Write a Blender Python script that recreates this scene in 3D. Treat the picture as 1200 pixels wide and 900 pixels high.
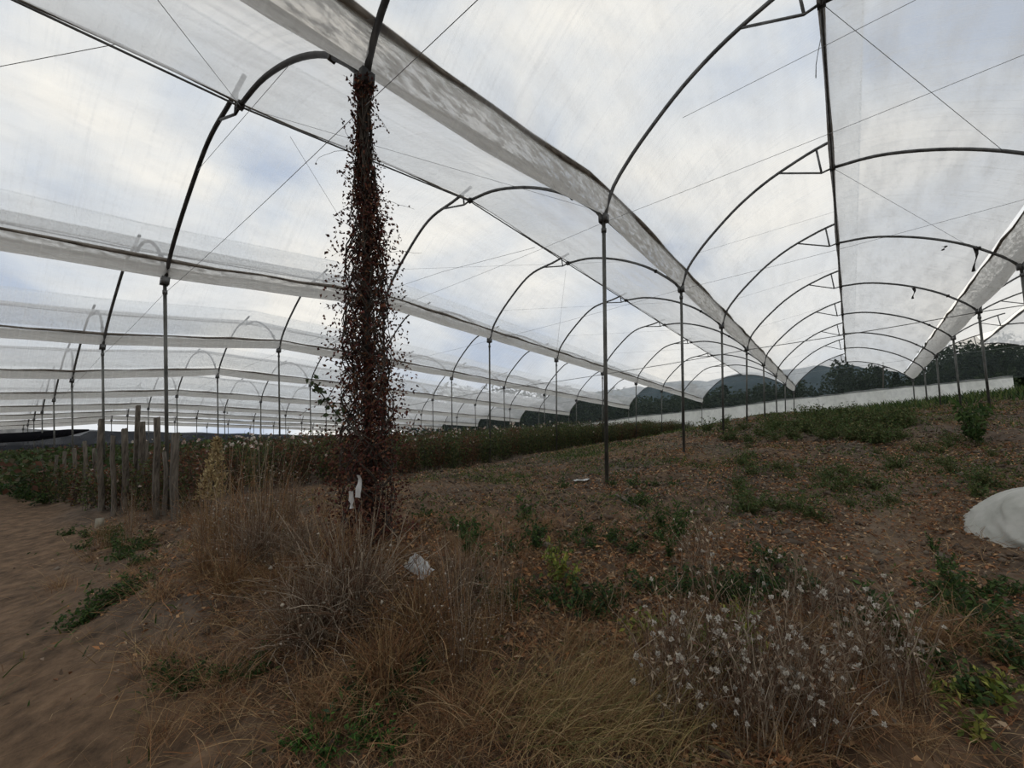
import bpy, math, random
import numpy as np

for o in list(bpy.data.objects): bpy.data.objects.remove(o)
SC = bpy.context.scene
COL = SC.collection
rng = np.random.default_rng(11)
random.seed(11)

# ------------------------------------------------------------------ camera
FPX, YAW, PITCH = 488.56, math.radians(38.859), math.radians(8.664)
FW = np.array([-math.sin(YAW)*math.cos(PITCH), math.cos(YAW)*math.cos(PITCH), math.sin(PITCH)])
RT = np.array([math.cos(YAW), math.sin(YAW), 0.0])
UP = np.cross(RT, FW)
from mathutils import Matrix, Vector
cd = bpy.data.cameras.new('camera'); cam = bpy.data.objects.new('camera', cd); COL.objects.link(cam)
cd.sensor_width = 36; cd.lens = FPX/1200*36; cd.clip_start = 0.05; cd.clip_end = 3000
# the tunnels run slightly downhill: everything is laid out in the frame of the site and turned into the level world at the end
TILT = Matrix.Rotation(PITCH, 4, Vector(RT))           # level world -> site frame
cam.matrix_world = TILT.inverted() @ Matrix(((RT[0], UP[0], -FW[0], 0), (RT[1], UP[1], -FW[1], 0), (RT[2], UP[2], -FW[2], 0), (0, 0, 0, 1)))
def upright(rz): return (TILT @ Matrix.Rotation(rz, 4, 'Z')).to_euler()
SC.camera = cam

# ------------------------------------------------------------------ exposure and sky
SC.view_settings.view_transform = 'Standard'; SC.view_settings.look = 'None'
SC.view_settings.gamma = 1; SC.view_settings.use_curve_mapping = False
SC.view_settings.exposure = 0.0
SC.cycles.transparent_max_bounces = 24
W = bpy.data.worlds.new('overcast_sky'); SC.world = W; W.use_nodes = True
nt = W.node_tree; N = nt.nodes; L = nt.links; N.clear()
tc = N.new('ShaderNodeTexCoord'); mp = N.new('ShaderNodeMapping'); mp.inputs['Scale'].default_value = (1, 1, 1.6)
mp.inputs['Location'].default_value = (0.7, 0.25, 0.1)
n1 = N.new('ShaderNodeTexNoise'); n1.inputs['Scale'].default_value = 2.7; n1.inputs['Detail'].default_value = 6; n1.inputs['Roughness'].default_value = 0.5
n1.inputs['Distortion'].default_value = 0.4
cr = N.new('ShaderNodeValToRGB')
e = cr.color_ramp.elements
e[0].position = 0.36; e[0].color = (0.44, 0.53, 0.69, 1)
e[1].position = 0.66; e[1].color = (1.06, 1.01, 0.92, 1)
m = e.new(0.47); m.color = (0.72, 0.76, 0.81, 1)
bg = N.new('ShaderNodeBackground'); bg.inputs['Strength'].default_value = 1.06
wo = N.new('ShaderNodeOutputWorld')
L.new(tc.outputs['Generated'], mp.inputs[0]); L.new(mp.outputs[0], n1.inputs['Vector']); L.new(n1.outputs['Fac'], cr.inputs[0])
L.new(cr.outputs[0], bg.inputs['Color']); L.new(bg.outputs[0], wo.inputs[0])

# ------------------------------------------------------------------ helpers: objects
def tag(o, label=None, cat=None, group=None, kind=None):
    if label: o['label'] = label
    if cat: o['category'] = cat
    if group: o['group'] = group
    if kind: o['kind'] = kind
    return o
def empty(name, loc=(0, 0, 0), label=None, cat=None, group=None, rz=0):
    o = bpy.data.objects.new(name, None); o.empty_display_size = 0.1
    o.location = [float(v) for v in loc]; o.rotation_euler = (0, 0, rz); COL.objects.link(o)
    return tag(o, label, cat, group)
def mesh_data(name, v, f, col=None):
    """v (N,3); f (M,k) int array with k = 3 or 4, or a list of such arrays"""
    v = np.asarray(v, dtype=np.float32)
    fs = [np.asarray(a, dtype=np.int32) for a in (f if isinstance(f, list) else [f]) if len(a)]
    me = bpy.data.meshes.new(name)
    me.vertices.add(len(v)); me.vertices.foreach_set('co', v.ravel())
    idx = np.concatenate([a.ravel() for a in fs]); cnt = np.concatenate([np.full(len(a), a.shape[1], dtype=np.int32) for a in fs])
    st = np.concatenate([[0], np.cumsum(cnt)[:-1]]).astype(np.int32)
    me.loops.add(len(idx)); me.loops.foreach_set('vertex_index', idx)
    me.polygons.add(len(cnt)); me.polygons.foreach_set('loop_start', st); me.polygons.foreach_set('loop_total', cnt)
    me.update(calc_edges=True)
    if col is not None:
        a = me.color_attributes.new('Col', 'FLOAT_COLOR', 'POINT')
        c = np.ones((len(v), 4), dtype=np.float32); c[:, :3] = col
        a.data.foreach_set('color', c.ravel())
    return me
def obj(name, v, f, mat, parent=None, col=None, smooth=False, loc=None):
    v = np.asarray(v, dtype=float)
    if loc is not None: v = v - np.asarray(loc, dtype=float)
    elif parent is not None: v = v - np.array(parent.location)
    me = mesh_data(name, v, f, col)
    if smooth: me.polygons.foreach_set('use_smooth', np.ones(len(me.polygons), dtype=bool))
    me.materials.append(mat)
    o = bpy.data.objects.new(name, me); COL.objects.link(o)
    if loc is not None: o.location = [float(a) for a in loc]
    if parent is not None: o.parent = parent
    return o
def join(parts):
    """parts: list of (v, f[, col]) -> v, [f3, f4], col"""
    V = []; F3 = []; F4 = []; C = []; off = 0
    for p in parts:
        v, f = np.asarray(p[0], dtype=float), p[1]
        for a in (f if isinstance(f, list) else [f]):
            a = np.asarray(a)
            if len(a) == 0: continue
            (F3 if a.shape[1] == 3 else F4).append(a+off)
        if len(p) > 2: C.append(np.broadcast_to(p[2], v.shape))
        V.append(v); off += len(v)
    fs = []
    if F3: fs.append(np.concatenate(F3))
    if F4: fs.append(np.concatenate(F4))
    return np.concatenate(V), fs, (np.concatenate(C) if C else None)
def copy_tree(src, loc, rz=0, sc=1.0):
    r = src.copy(); COL.objects.link(r); r.location = [float(a) for a in loc]; r.rotation_euler = upright(rz); r.scale = (sc, sc, sc) if np.isscalar(sc) else sc
    for ch in list(src.children):
        c = ch.copy(); COL.objects.link(c); c.parent = r
    return r

ONES = ['', 'first', 'second', 'third', 'fourth', 'fifth', 'sixth', 'seventh', 'eighth', 'ninth', 'tenth', 'eleventh', 'twelfth', 'thirteenth', 'fourteenth', 'fifteenth', 'sixteenth', 'seventeenth', 'eighteenth', 'nineteenth']
def ordw(i):
    i += 1
    if i < 20: return ONES[i]
    t = {2: 'twent', 3: 'thirt', 4: 'fort', 5: 'fift', 6: 'sixt', 7: 'sevent', 8: 'eight', 9: 'ninet'}
    return t[i//10]+'ieth' if i % 10 == 0 else t[i//10]+'y-'+ONES[i % 10]
# ------------------------------------------------------------------ helpers: shapes
def tube(P, r, sides=8, cap=True):
    P = np.asarray(P, dtype=float); n = len(P); r = np.broadcast_to(np.asarray(r, dtype=float), (n,))
    T = np.gradient(P, axis=0); T /= np.linalg.norm(T, axis=1)[:, None]+1e-12
    ref = np.array([0, 0, 1.0]) if abs(T[:, 2]).mean() < 0.9 else np.array([0, 1.0, 0])
    A = np.cross(T, ref); A /= np.linalg.norm(A, axis=1)[:, None]+1e-12; B = np.cross(T, A)
    a = np.arange(sides)/sides*2*np.pi
    v = P[:, None, :]+r[:, None, None]*(np.cos(a)[None, :, None]*A[:, None, :]+np.sin(a)[None, :, None]*B[:, None, :])
    v = v.reshape(-1, 3); i = np.arange(n-1)[:, None]*sides; j = np.arange(sides)[None, :]; k = (j+1) % sides
    f = np.stack([i+j, i+k, i+sides+k, i+sides+j], -1).reshape(-1, 4)
    fs = [f]
    if cap:
        v = np.concatenate([v, P[:1], P[-1:]]); c0 = n*sides; j = np.arange(sides); k = (j+1) % sides
        fs.append(np.concatenate([np.stack([k, j, np.full(sides, c0)], 1), np.stack([(n-1)*sides+j, (n-1)*sides+k, np.full(sides, c0+1)], 1)]))
    return v, fs
def box(c, s, rz=0, tilt=0):
    x, y, z = [q/2 for q in s]
    v = np.array([[i, j, k] for k in (-z, z) for j in (-y, y) for i in (-x, x)], dtype=float)
    ct, st = math.cos(tilt), math.sin(tilt); v = v@np.array([[1, 0, 0], [0, ct, st], [0, -st, ct]])
    cz, sz = math.cos(rz), math.sin(rz); v = v@np.array([[cz, sz, 0], [-sz, cz, 0], [0, 0, 1]])
    f = np.array([[0, 2, 3, 1], [4, 5, 7, 6], [0, 1, 5, 4], [2, 6, 7, 3], [0, 4, 6, 2], [1, 3, 7, 5]])
    return v+np.asarray(c), f
def grid(V3):
    """V3 (n,m,3) -> verts, quads"""
    n, m = V3.shape[:2]; i = np.arange(n-1)[:, None]*m; j = np.arange(m-1)[None, :]
    f = np.stack([i+j, i+j+1, i+m+j+1, i+m+j], -1).reshape(-1, 4)
    return V3.reshape(-1, 3), f
def unit(v): return v/(np.linalg.norm(v, axis=-1, keepdims=True)+1e-12)
def paths(B, az, Ln, t0, curl, S, wob=0.0):
    """N bent strands from base points: (N,S+1,3)"""
    n = len(B); P = np.zeros((n, S+1, 3)); P[:, 0] = B
    for k in range(S):
        t = t0+curl*(k+0.5)/S+(rng.normal(0, wob, n) if wob else 0)
        az = az+(rng.normal(0, wob*1.5, n) if wob else 0)
        st = Ln/S
        P[:, k+1] = P[:, k]+np.stack([st*np.sin(t)*np.cos(az), st*np.sin(t)*np.sin(az), st*np.cos(t)], 1)
    return P
def strands(P, r0, r1, col=None, sides=3):
    """round tapering strands along (N,S+1,3)"""
    n, S1, _ = P.shape; T = unit(np.gradient(P, axis=1)); ref = unit(rng.normal(size=(n, 1, 3)))
    A = unit(np.cross(T, np.broadcast_to(ref, T.shape))); Bv = np.cross(T, A)
    r = (np.asarray(r0).reshape(-1, 1)*(1-np.linspace(0, 1, S1))[None]+np.asarray(r1).reshape(-1, 1)*np.linspace(0, 1, S1)[None])
    a = np.arange(sides)/sides*2*np.pi
    v = P[:, :, None]+r[:, :, None, None]*(np.cos(a)[None, None, :, None]*A[:, :, None]+np.sin(a)[None, None, :, None]*Bv[:, :, None])
    b = (np.arange(n)*S1*sides)[:, None, None]; i = (np.arange(S1-1)*sides)[None, :, None]; j = np.arange(sides)[None, None, :]; k = (j+1) % sides
    f = np.stack([b+i+j, b+i+k, b+i+sides+k, b+i+sides+j], -1).reshape(-1, 4)
    v = v.reshape(-1, 3)
    if col is None: return v, f
    return v, f, np.repeat(np.broadcast_to(col, (n, 3)), S1*sides, axis=0)
def blades(P, w, col, taper=1.0):
    """flat grass blades along (N,S+1,3)"""
    n, S1, _ = P.shape; T = unit(np.gradient(P, axis=1)); az = rng.uniform(0, 2*np.pi, n)
    sd = np.stack([np.cos(az), np.sin(az), 0*az], 1)[:, None, :]; sd = unit(np.cross(T, np.cross(sd, T)))
    ww = (np.asarray(w).reshape(-1, 1)*(1-taper*np.linspace(0, 1, S1)**1.5)[None])[:, :, None]
    v = np.stack([P-sd*ww/2, P+sd*ww/2], 2).reshape(-1, 3)
    b = (np.arange(n)*S1*2)[:, None]; i = (np.arange(S1-1)*2)[None]
    f = np.stack([b+i, b+i+1, b+i+3, b+i+2], -1).reshape(-1, 4)
    return v, f, np.repeat(np.broadcast_to(col, (n, 3)), S1*2, axis=0)
def leaves(C, D, Nn, ln, wd, col, fold=0.18):
    """folded kite leaves: base C, direction D, normal Nn"""
    n = len(C); D = unit(D); S = unit(np.cross(D, Nn)); Nn = np.cross(S, D); ln = np.broadcast_to(ln, (n,))[:, None]; wd = np.broadcast_to(wd, (n,))[:, None]
    tip = C+D*ln-Nn*ln*0.12; l = C+D*ln*0.42+S*wd/2+Nn*wd*fold; r = C+D*ln*0.42-S*wd/2+Nn*wd*fold
    v = np.stack([C, l, tip, r], 1).reshape(-1, 3); b = (np.arange(n)*4)[:, None]
    f = np.concatenate([b+np.array([[0, 2, 1]]), b+np.array([[0, 3, 2]])])
    return v, f, np.repeat(np.broadcast_to(col, (n, 3)), 4, axis=0)
def lumps(C, r, col, flat=0.7):
    """irregular low stones/clods: jittered octahedra"""
    n = len(C); o = np.array([[1, 0, 0], [0, 1, 0], [-1, 0, 0], [0, -1, 0], [0, 0, 1], [0, 0, -1]], dtype=float)
    a = rng.uniform(0, 2*np.pi, n); ca, sa = np.cos(a), np.sin(a)
    v = o[None]*rng.uniform(0.65, 1.25, (n, 6, 1)); v[..., 2] *= flat
    x = v[..., 0]*ca[:, None]-v[..., 1]*sa[:, None]; y = v[..., 0]*sa[:, None]+v[..., 1]*ca[:, None]
    v = np.stack([x, y, v[..., 2]], -1)+rng.normal(0, 0.16, (n, 6, 3)); v = v*np.asarray(r).reshape(-1, 1, 1)+C[:, None]
    t = np.array([[0, 1, 4], [1, 2, 4], [2, 3, 4], [3, 0, 4], [1, 0, 5], [2, 1, 5], [3, 2, 5], [0, 3, 5]])
    f = ((np.arange(n)*6)[:, None, None]+t[None]).reshape(-1, 3)
    return v.reshape(-1, 3), f, np.repeat(np.broadcast_to(col, (n, 3)), 6, axis=0)
def mixcol(n, cols, jit=0.12):
    cols = np.array(cols, dtype=float); c = cols[rng.integers(0, len(cols), n)]
    return np.clip(c*(1+rng.normal(0, jit, (n, 1))), 0, 1)

# ------------------------------------------------------------------ helpers: noise and terrain
def vnoise(x, y, seed=0):
    xi = np.floor(x).astype(np.int64); yi = np.floor(y).astype(np.int64); fx = x-xi; fy = y-yi
    fx = fx*fx*(3-2*fx); fy = fy*fy*(3-2*fy)
    def h(a, b):
        k = (a*374761393+b*668265263+seed*974634777) & 0x7fffffff
        k = ((k ^ (k >> 13))*1274126177) & 0x7fffffff
        return ((k ^ (k >> 16)) & 0xffff)/65535.0
    return (h(xi, yi)*(1-fx)+h(xi+1, yi)*fx)*(1-fy)+(h(xi, yi+1)*(1-fx)+h(xi+1, yi+1)*fx)*fy
def fbm(x, y, oct=4, seed=0):
    s = 0; a = 0.5; t = 0
    for k in range(oct):
        s = s+a*vnoise(x*2**k+17*k, y*2**k+5*k, seed+k); t += a; a *= 0.55
    return s/t-0.5
CP = np.array([(0, 0, -1.35), (-.95, 1.2, -1.12), (.3, 2.1, -1.08), (3, 3, -1.0), (2, 5, -.78), (5, 8, -.42), (-2.2, .14, -1.12), (-5, 0, -1.2), (-8, 1.8, -.98),
    (-2.5, 1.8, -.70), (-2.5, 4.9, -.6), (-2.5, 8.3, -.3), (-2.5, 11.8, .17), (-2.5, 15.4, .62), (-2.5, 19, 1.12), (-2.5, 22.5, 1.5), (3, 16.7, .92), (3, 20.5, 1.2), (3, 24, 1.66),
    (-8, 8.9, -.5), (-8, 12.4, -.12), (-8, 19.3, .28), (-8, 23.2, .62), (0, 5, -.78), (0, 8.5, -.38), (0, 12, .1), (0, 16, .65), (0, 20, 1.15), (0, 24, 1.4),
    (-14, 1, -1.05), (-14, 9, -.55), (-14, 20, .1), (-30, 0, -1.1), (-30, 12, -.6), (-30, 31, .3), (-46, 5, -1), (-46, 31, .2), (9, 3, -.9), (9, 16, .95), (9, 31, 2.85), (15, 31, 3.0),
    (-12.6, 31.5, .6), (-7.2, 31.5, .9), (-4, 31.5, 1.5), (-2.5, 31.5, 1.85), (.3, 31.5, 2.15), (2.5, 31.5, 2.3), (5.4, 31.5, 2.55), (-20, -8, -1.5), (0, -8, -1.5), (15, -8, -1.3), (-46, -8, -1.5),
    (0, 45, 2.4), (-25, 45, .6), (15, 45, 3.0), (-60, 45, 0), (20, 10, 0.2)], dtype=float)
def _tk(d2): return np.where(d2 > 1e-9, 0.5*d2*np.log(d2+1e-12), 0)
_n = len(CP); _K = _tk(((CP[:, None, :2]-CP[None, :, :2])**2).sum(-1))+np.eye(_n)*0.15; _P = np.c_[np.ones(_n), CP[:, :2]]
_A = np.zeros((_n+3, _n+3)); _A[:_n, :_n] = _K; _A[:_n, _n:] = _P; _A[_n:, :_n] = _P.T
_S = np.linalg.solve(_A, np.r_[CP[:, 2], 0, 0, 0])
def base_h(x, y):
    x = np.clip(np.asarray(x, dtype=float), -62, 22); y = np.clip(np.asarray(y, dtype=float), -9, 46)
    sh = x.shape; x = x.ravel(); y = y.ravel(); out = np.zeros(len(x))
    for s in range(0, len(x), 20000):
        a, b = x[s:s+20000], y[s:s+20000]
        d2 = (a[:, None]-CP[None, :, 0])**2+(b[:, None]-CP[None, :, 1])**2
        out[s:s+20000] = _tk(d2)@_S[:_n]+_S[_n]+_S[_n+1]*a+_S[_n+2]*b
    return out.reshape(sh)
def path_mask(x, y):      # the trodden earth path in the lower left
    c = -1.15+0.055*(x+2)**2*np.where(x > -2, 0.0, 1.0)*0.35+0.30*np.sin(x*0.9)*0.4
    edge = 0.62+0.10*np.sin(x*2.1)+0.30*np.clip((-x-5)/4, 0, 1)
    return 1/(1+np.exp((y-edge-0.25*fbm(x*1.1, y*1.1, 3, 5))/0.09))*(1/(1+np.exp((x+1.35)/0.15)))
def bare_mask(x, y):      # the sandy strip between the old beds
    d = np.abs(x-(0.15+0.06*(y-5)))
    return np.exp(-(d/0.28)**2)*np.clip((y-3.2)/0.8, 0, 1)*np.clip((11-y)/4, 0, 1)
def H(x, y, fine=True):
    x = np.asarray(x, dtype=float); y = np.asarray(y, dtype=float)
    pm = path_mask(x, y); bm = bare_mask(x, y)
    z = base_h(x, y)+0.16*fbm(x*0.55, y*0.55, 3, 1)*(1-0.6*pm)
    rough = (1-pm*0.8)*(1-bm*0.8)
    near = np.exp(-(np.hypot(x, y)/14)**2)
    z = z+0.10*fbm(x*2.6, y*2.6, 3, 2)*rough-0.05*pm-0.03*bm
    bed = np.clip((x+2.6)/0.8, 0, 1)*np.clip((y-3.5)/1.5, 0, 1)*np.clip((30-y)/3, 0, 1)
    z = z+bed*rough*0.035*np.cos((x-0.15-0.06*(y-5))*2*np.pi/1.25)*-1
    if fine: z = z+(0.11*np.abs(fbm(x*8, y*8, 3, 3))+0.05*fbm(x*5, y*5, 2, 8)+0.035*fbm(x*26, y*26, 2, 4))*rough*(0.4+0.6*near)+0.008*fbm(x*16, y*16, 2, 6)
    return z
def ray(x, y): return FW+RT*(x-600)/FPX-UP*(y-450)/FPX
def G(x, y):
    """the ground point seen at a place in the 1200x900 frame"""
    d = ray(x, y); t = np.r_[np.arange(0.8, 12, 0.02), np.arange(12, 90, 0.1)]; P = d[None]*t[:, None]
    h = H(P[:, 0], P[:, 1], False); k = np.nonzero(P[:, 2] < h)[0]
    k = k[0] if len(k) else len(t)-1
    return np.array([P[k, 0], P[k, 1], h[k]])
def on_x(x, y, X): d = ray(x, y); return d*X/d[0]
def on_y(x, y, Y): d = ray(x, y); return d*Y/d[1]
def depth(P): return float(np.dot(P, FW))

# ------------------------------------------------------------------ materials
def mat_new(name):
    m = bpy.data.materials.new(name); m.use_nodes = True; m.node_tree.nodes.clear(); return m, m.node_tree.nodes, m.node_tree.links
def mat_plain(name, c1, c2, scale=8, rough=0.8, metal=0, bump=0.0, spec=0.3, stretch=(1, 1, 1)):
    m, N, L = mat_new(name); p = N.new('ShaderNodeBsdfPrincipled'); o = N.new('ShaderNodeOutputMaterial')
    t = N.new('ShaderNodeTexCoord'); mp = N.new('ShaderNodeMapping'); mp.inputs['Scale'].default_value = stretch
    n = N.new('ShaderNodeTexNoise'); n.inputs['Scale'].default_value = scale; n.inputs['Detail'].default_value = 5; n.inputs['Roughness'].default_value = 0.65
    r = N.new('ShaderNodeValToRGB'); r.color_ramp.elements[0].position = 0.35; r.color_ramp.elements[1].position = 0.65
    r.color_ramp.elements[0].color = (*c1, 1); r.color_ramp.elements[1].color = (*c2, 1)
    L.new(t.outputs['Object'], mp.inputs[0]); L.new(mp.outputs[0], n.inputs['Vector']); L.new(n.outputs['Fac'], r.inputs[0]); L.new(r.outputs[0], p.inputs['Base Color'])
    p.inputs['Roughness'].default_value = rough; p.inputs['Metallic'].default_value = metal; p.inputs['Specular IOR Level'].default_value = spec
    if bump:
        b = N.new('ShaderNodeBump'); b.inputs['Strength'].default_value = bump; b.inputs['Distance'].default_value = 0.01
        L.new(n.outputs['Fac'], b.inputs['Height']); L.new(b.outputs[0], p.inputs['Normal'])
    L.new(p.outputs[0], o.inputs[0]); return m
def mat_attr(name, trans=0.0, rough=0.8, noise=0.0):
    m, N, L = mat_new(name); a = N.new('ShaderNodeAttribute'); a.attribute_name = 'Col'; o = N.new('ShaderNodeOutputMaterial')
    p = N.new('ShaderNodeBsdfPrincipled'); p.inputs['Roughness'].default_value = rough; p.inputs['Specular IOR Level'].default_value = 0.2
    c = a.outputs['Color']
    if noise:
        t = N.new('ShaderNodeTexCoord'); n = N.new('ShaderNodeTexNoise'); n.inputs['Scale'].default_value = noise; n.inputs['Detail'].default_value = 8; n.inputs['Roughness'].default_value = 0.7
        r = N.new('ShaderNodeMapRange'); r.inputs[1].default_value = 0.3; r.inputs[2].default_value = 0.7; r.inputs[3].default_value = 0.35; r.inputs[4].default_value = 1.7
        mx = N.new('ShaderNodeVectorMath'); mx.operation = 'SCALE'
        L.new(t.outputs['Object'], n.inputs['Vector']); L.new(n.outputs['Fac'], r.inputs[0]); L.new(c, mx.inputs[0]); L.new(r.outputs[0], mx.inputs['Scale']); c = mx.outputs[0]
        b = N.new('ShaderNodeBump'); b.inputs['Strength'].default_value = 0.9; b.inputs['Distance'].default_value = 0.03; L.new(n.outputs['Fac'], b.inputs['Height']); L.new(b.outputs[0], p.inputs['Normal'])
    L.new(c, p.inputs['Base Color'])
    if trans:
        tr = N.new('ShaderNodeBsdfTranslucent'); L.new(c, tr.inputs['Color']); mi = N.new('ShaderNodeMixShader'); mi.inputs[0].default_value = trans
        L.new(p.outputs[0], mi.inputs[1]); L.new(tr.outputs[0], mi.inputs[2]); L.new(mi.outputs[0], o.inputs[0])
    else: L.new(p.outputs[0], o.inputs[0])
    return m
def mat_film(name, milk=0.34, edge=0.35, col=(0.93, 0.94, 0.94), dirt=0.25, dirtcol=(0.45, 0.42, 0.37), stretch=(1.2, 0.25, 1.2), tint=(0.97, 0.98, 0.98), dscale=3.0):
    """weathered greenhouse polythene: mostly clear, milky, with dust streaks"""
    m, N, L = mat_new(name); o = N.new('ShaderNodeOutputMaterial'); t = N.new('ShaderNodeTexCoord')
    mp = N.new('ShaderNodeMapping'); mp.inputs['Scale'].default_value = stretch
    n = N.new('ShaderNodeTexNoise'); n.inputs['Scale'].default_value = dscale; n.inputs['Detail'].default_value = 8; n.inputs['Roughness'].default_value = 0.7
    L.new(t.outputs['Object'], mp.inputs[0]); L.new(mp.outputs[0], n.inputs['Vector'])
    mp2 = N.new('ShaderNodeMapping'); mp2.inputs['Scale'].default_value = (0.5, 14, 0.5)
    n2 = N.new('ShaderNodeTexNoise'); n2.inputs['Scale'].default_value = 1.6; n2.inputs['Detail'].default_value = 4
    L.new(t.outputs['Object'], mp2.inputs[0]); L.new(mp2.outputs[0], n2.inputs['Vector'])
    r = N.new('ShaderNodeMapRange'); r.inputs[1].default_value = 0.42; r.inputs[2].default_value = 0.72; r.inputs[3].default_value = 0; r.inputs[4].default_value = dirt
    r2 = N.new('ShaderNodeMapRange'); r2.inputs[1].default_value = 0.5; r2.inputs[2].default_value = 0.75; r2.inputs[3].default_value = 0; r2.inputs[4].default_value = 0.16
    L.new(n.outputs['Fac'], r.inputs[0]); L.new(n2.outputs['Fac'], r2.inputs[0])
    lw = N.new('ShaderNodeLayerWeight'); lw.inputs['Blend'].default_value = 0.35
    me = N.new('ShaderNodeMath'); me.operation = 'MULTIPLY_ADD'; me.inputs[1].default_value = edge; me.inputs[2].default_value = milk; L.new(lw.outputs['Facing'], me.inputs[0])
    a1 = N.new('ShaderNodeMath'); a1.operation = 'ADD'; L.new(me.outputs[0], a1.inputs[0]); L.new(r.outputs[0], a1.inputs[1])
    a2 = N.new('ShaderNodeMath'); a2.operation = 'ADD'; a2.use_clamp = True; L.new(a1.outputs[0], a2.inputs[0]); L.new(r2.outputs[0], a2.inputs[1])
    mc = N.new('ShaderNodeMix'); mc.data_type = 'RGBA'; mc.inputs['A'].default_value = (*col, 1); mc.inputs['B'].default_value = (*dirtcol, 1)
    L.new(r.outputs[0], mc.inputs['Factor'])
    tl = N.new('ShaderNodeBsdfTranslucent'); df = N.new('ShaderNodeBsdfDiffuse'); L.new(mc.outputs['Result'], tl.inputs['Color']); L.new(mc.outputs['Result'], df.inputs['Color'])
    s1 = N.new('ShaderNodeMixShader'); s1.inputs[0].default_value = 0.22; L.new(tl.outputs[0], s1.inputs[1]); L.new(df.outputs[0], s1.inputs[2])
    gl = N.new('ShaderNodeBsdfGlossy'); gl.inputs['Roughness'].default_value = 0.3; gl.inputs['Color'].default_value = (0.8, 0.8, 0.8, 1)
    s2 = N.new('ShaderNodeMixShader'); s2.inputs[0].default_value = 0.05; L.new(s1.outputs[0], s2.inputs[1]); L.new(gl.outputs[0], s2.inputs[2])
    tp = N.new('ShaderNodeBsdfTransparent'); tp.inputs['Color'].default_value = (*tint, 1)
    s3 = N.new('ShaderNodeMixShader'); L.new(a2.outputs[0], s3.inputs[0]); L.new(tp.outputs[0], s3.inputs[1]); L.new(s2.outputs[0], s3.inputs[2])
    L.new(s3.outputs[0], o.inputs[0]); return m
def mat_net(name, col, op):
    m, N, L = mat_new(name); o = N.new('ShaderNodeOutputMaterial'); d = N.new('ShaderNodeBsdfDiffuse'); d.inputs[0].default_value = (*col, 1)
    t = N.new('ShaderNodeTexCoord'); n = N.new('ShaderNodeTexNoise'); n.inputs['Scale'].default_value = 1.5; n.inputs['Detail'].default_value = 5
    r = N.new('ShaderNodeMapRange'); r.inputs[1].default_value = 0.3; r.inputs[2].default_value = 0.7; r.inputs[3].default_value = op-0.07; r.inputs[4].default_value = op+0.07
    tp = N.new('ShaderNodeBsdfTransparent'); s = N.new('ShaderNodeMixShader')
    L.new(t.outputs['Object'], n.inputs['Vector']); L.new(n.outputs['Fac'], r.inputs[0]); L.new(r.outputs[0], s.inputs[0]); L.new(tp.outputs[0], s.inputs[1]); L.new(d.outputs[0], s.inputs[2]); L.new(s.outputs[0], o.inputs[0])
    return m
M = dict(
    film=mat_film('roof_polythene', milk=0.26, edge=0.30, dirt=0.18, col=(0.97, 0.975, 0.975)),
    film_grey=mat_film('greyer_roof_polythene', milk=0.46, edge=0.34, dirt=0.25, col=(0.84, 0.84, 0.83), dirtcol=(0.52, 0.50, 0.47)),  # greyer, milkier film for the right-hand sheets of the nearer spans
    trough=mat_film('gutter_polythene', milk=0.62, edge=0.30, dirt=0.62, dirtcol=(0.25, 0.22, 0.19), stretch=(7, 1.6, 7), col=(0.84, 0.83, 0.79), dscale=3.0, tint=(0.85, 0.84, 0.82)),
    curtain=mat_film('end_polythene', milk=0.80, edge=0.2, dirt=0.35, stretch=(1, 1, 1), col=(0.98, 0.98, 0.96), dirtcol=(0.6, 0.6, 0.55)),
    roll=mat_plain('rolled_film_edge', (0.09, 0.075, 0.06), (0.30, 0.27, 0.23), 6, 0.8, stretch=(3, 1, 3)),
    pipe=mat_plain('galvanised_pipe', (0.075, 0.075, 0.075), (0.17, 0.17, 0.165), 5, 0.55, 0.55),
    post=mat_plain('weathered_post_pipe', (0.045, 0.045, 0.04), (0.16, 0.16, 0.145), 5, 0.5, 0.5, stretch=(1, 1, 0.4)),
    darkpipe=mat_plain('dark_painted_pipe', (0.02, 0.02, 0.02), (0.06, 0.055, 0.05), 6, 0.6, 0.3),
    wire=mat_plain('wire', (0.2, 0.2, 0.2), (0.32, 0.32, 0.31), 9, 0.5, 0.4),
    ground=mat_attr('soil', 0, 0.95, 7.0), clod=mat_attr('clods', 0, 0.95), litter=mat_attr('litter', 0.1, 0.85), straw=mat_attr('dry_stems', 0.15, 0.75),
    leaf=mat_attr('foliage', 0.3, 0.6), fluff=mat_attr('seed_fluff', 0.4, 0.9),
    wood=mat_plain('weathered_wood', (0.04, 0.033, 0.027), (0.17, 0.145, 0.115), 12, 0.9, 0, 0.5, stretch=(3, 3, 0.35)),
    bark=mat_plain('bark', (0.04, 0.032, 0.025), (0.09, 0.075, 0.06), 9, 0.95, 0, 0.4),
    paper=mat_plain('scrap_plastic', (0.38, 0.38, 0.36), (0.60, 0.60, 0.59), 5, 0.5),
    sack=mat_plain('woven_white_plastic', (0.33, 0.33, 0.29), (0.46, 0.45, 0.41), 4, 0.55, 0, 0.25),
    shade=mat_net('black_shade_cloth', (0.012, 0.012, 0.015), 0.93), greynet=mat_net('grey_net', (0.05, 0.055, 0.065), 0.86),
    endnet=mat_net('end_insect_net', (0.075, 0.09, 0.09), 0.50),
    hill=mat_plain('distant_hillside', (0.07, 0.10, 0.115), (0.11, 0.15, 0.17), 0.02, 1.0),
    concrete=mat_plain('pale_block', (0.22, 0.20, 0.15), (0.36, 0.33, 0.26), 12, 0.9),
)
SOIL = (0.092, 0.068, 0.049); SAND = (0.130, 0.082, 0.048)
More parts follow.
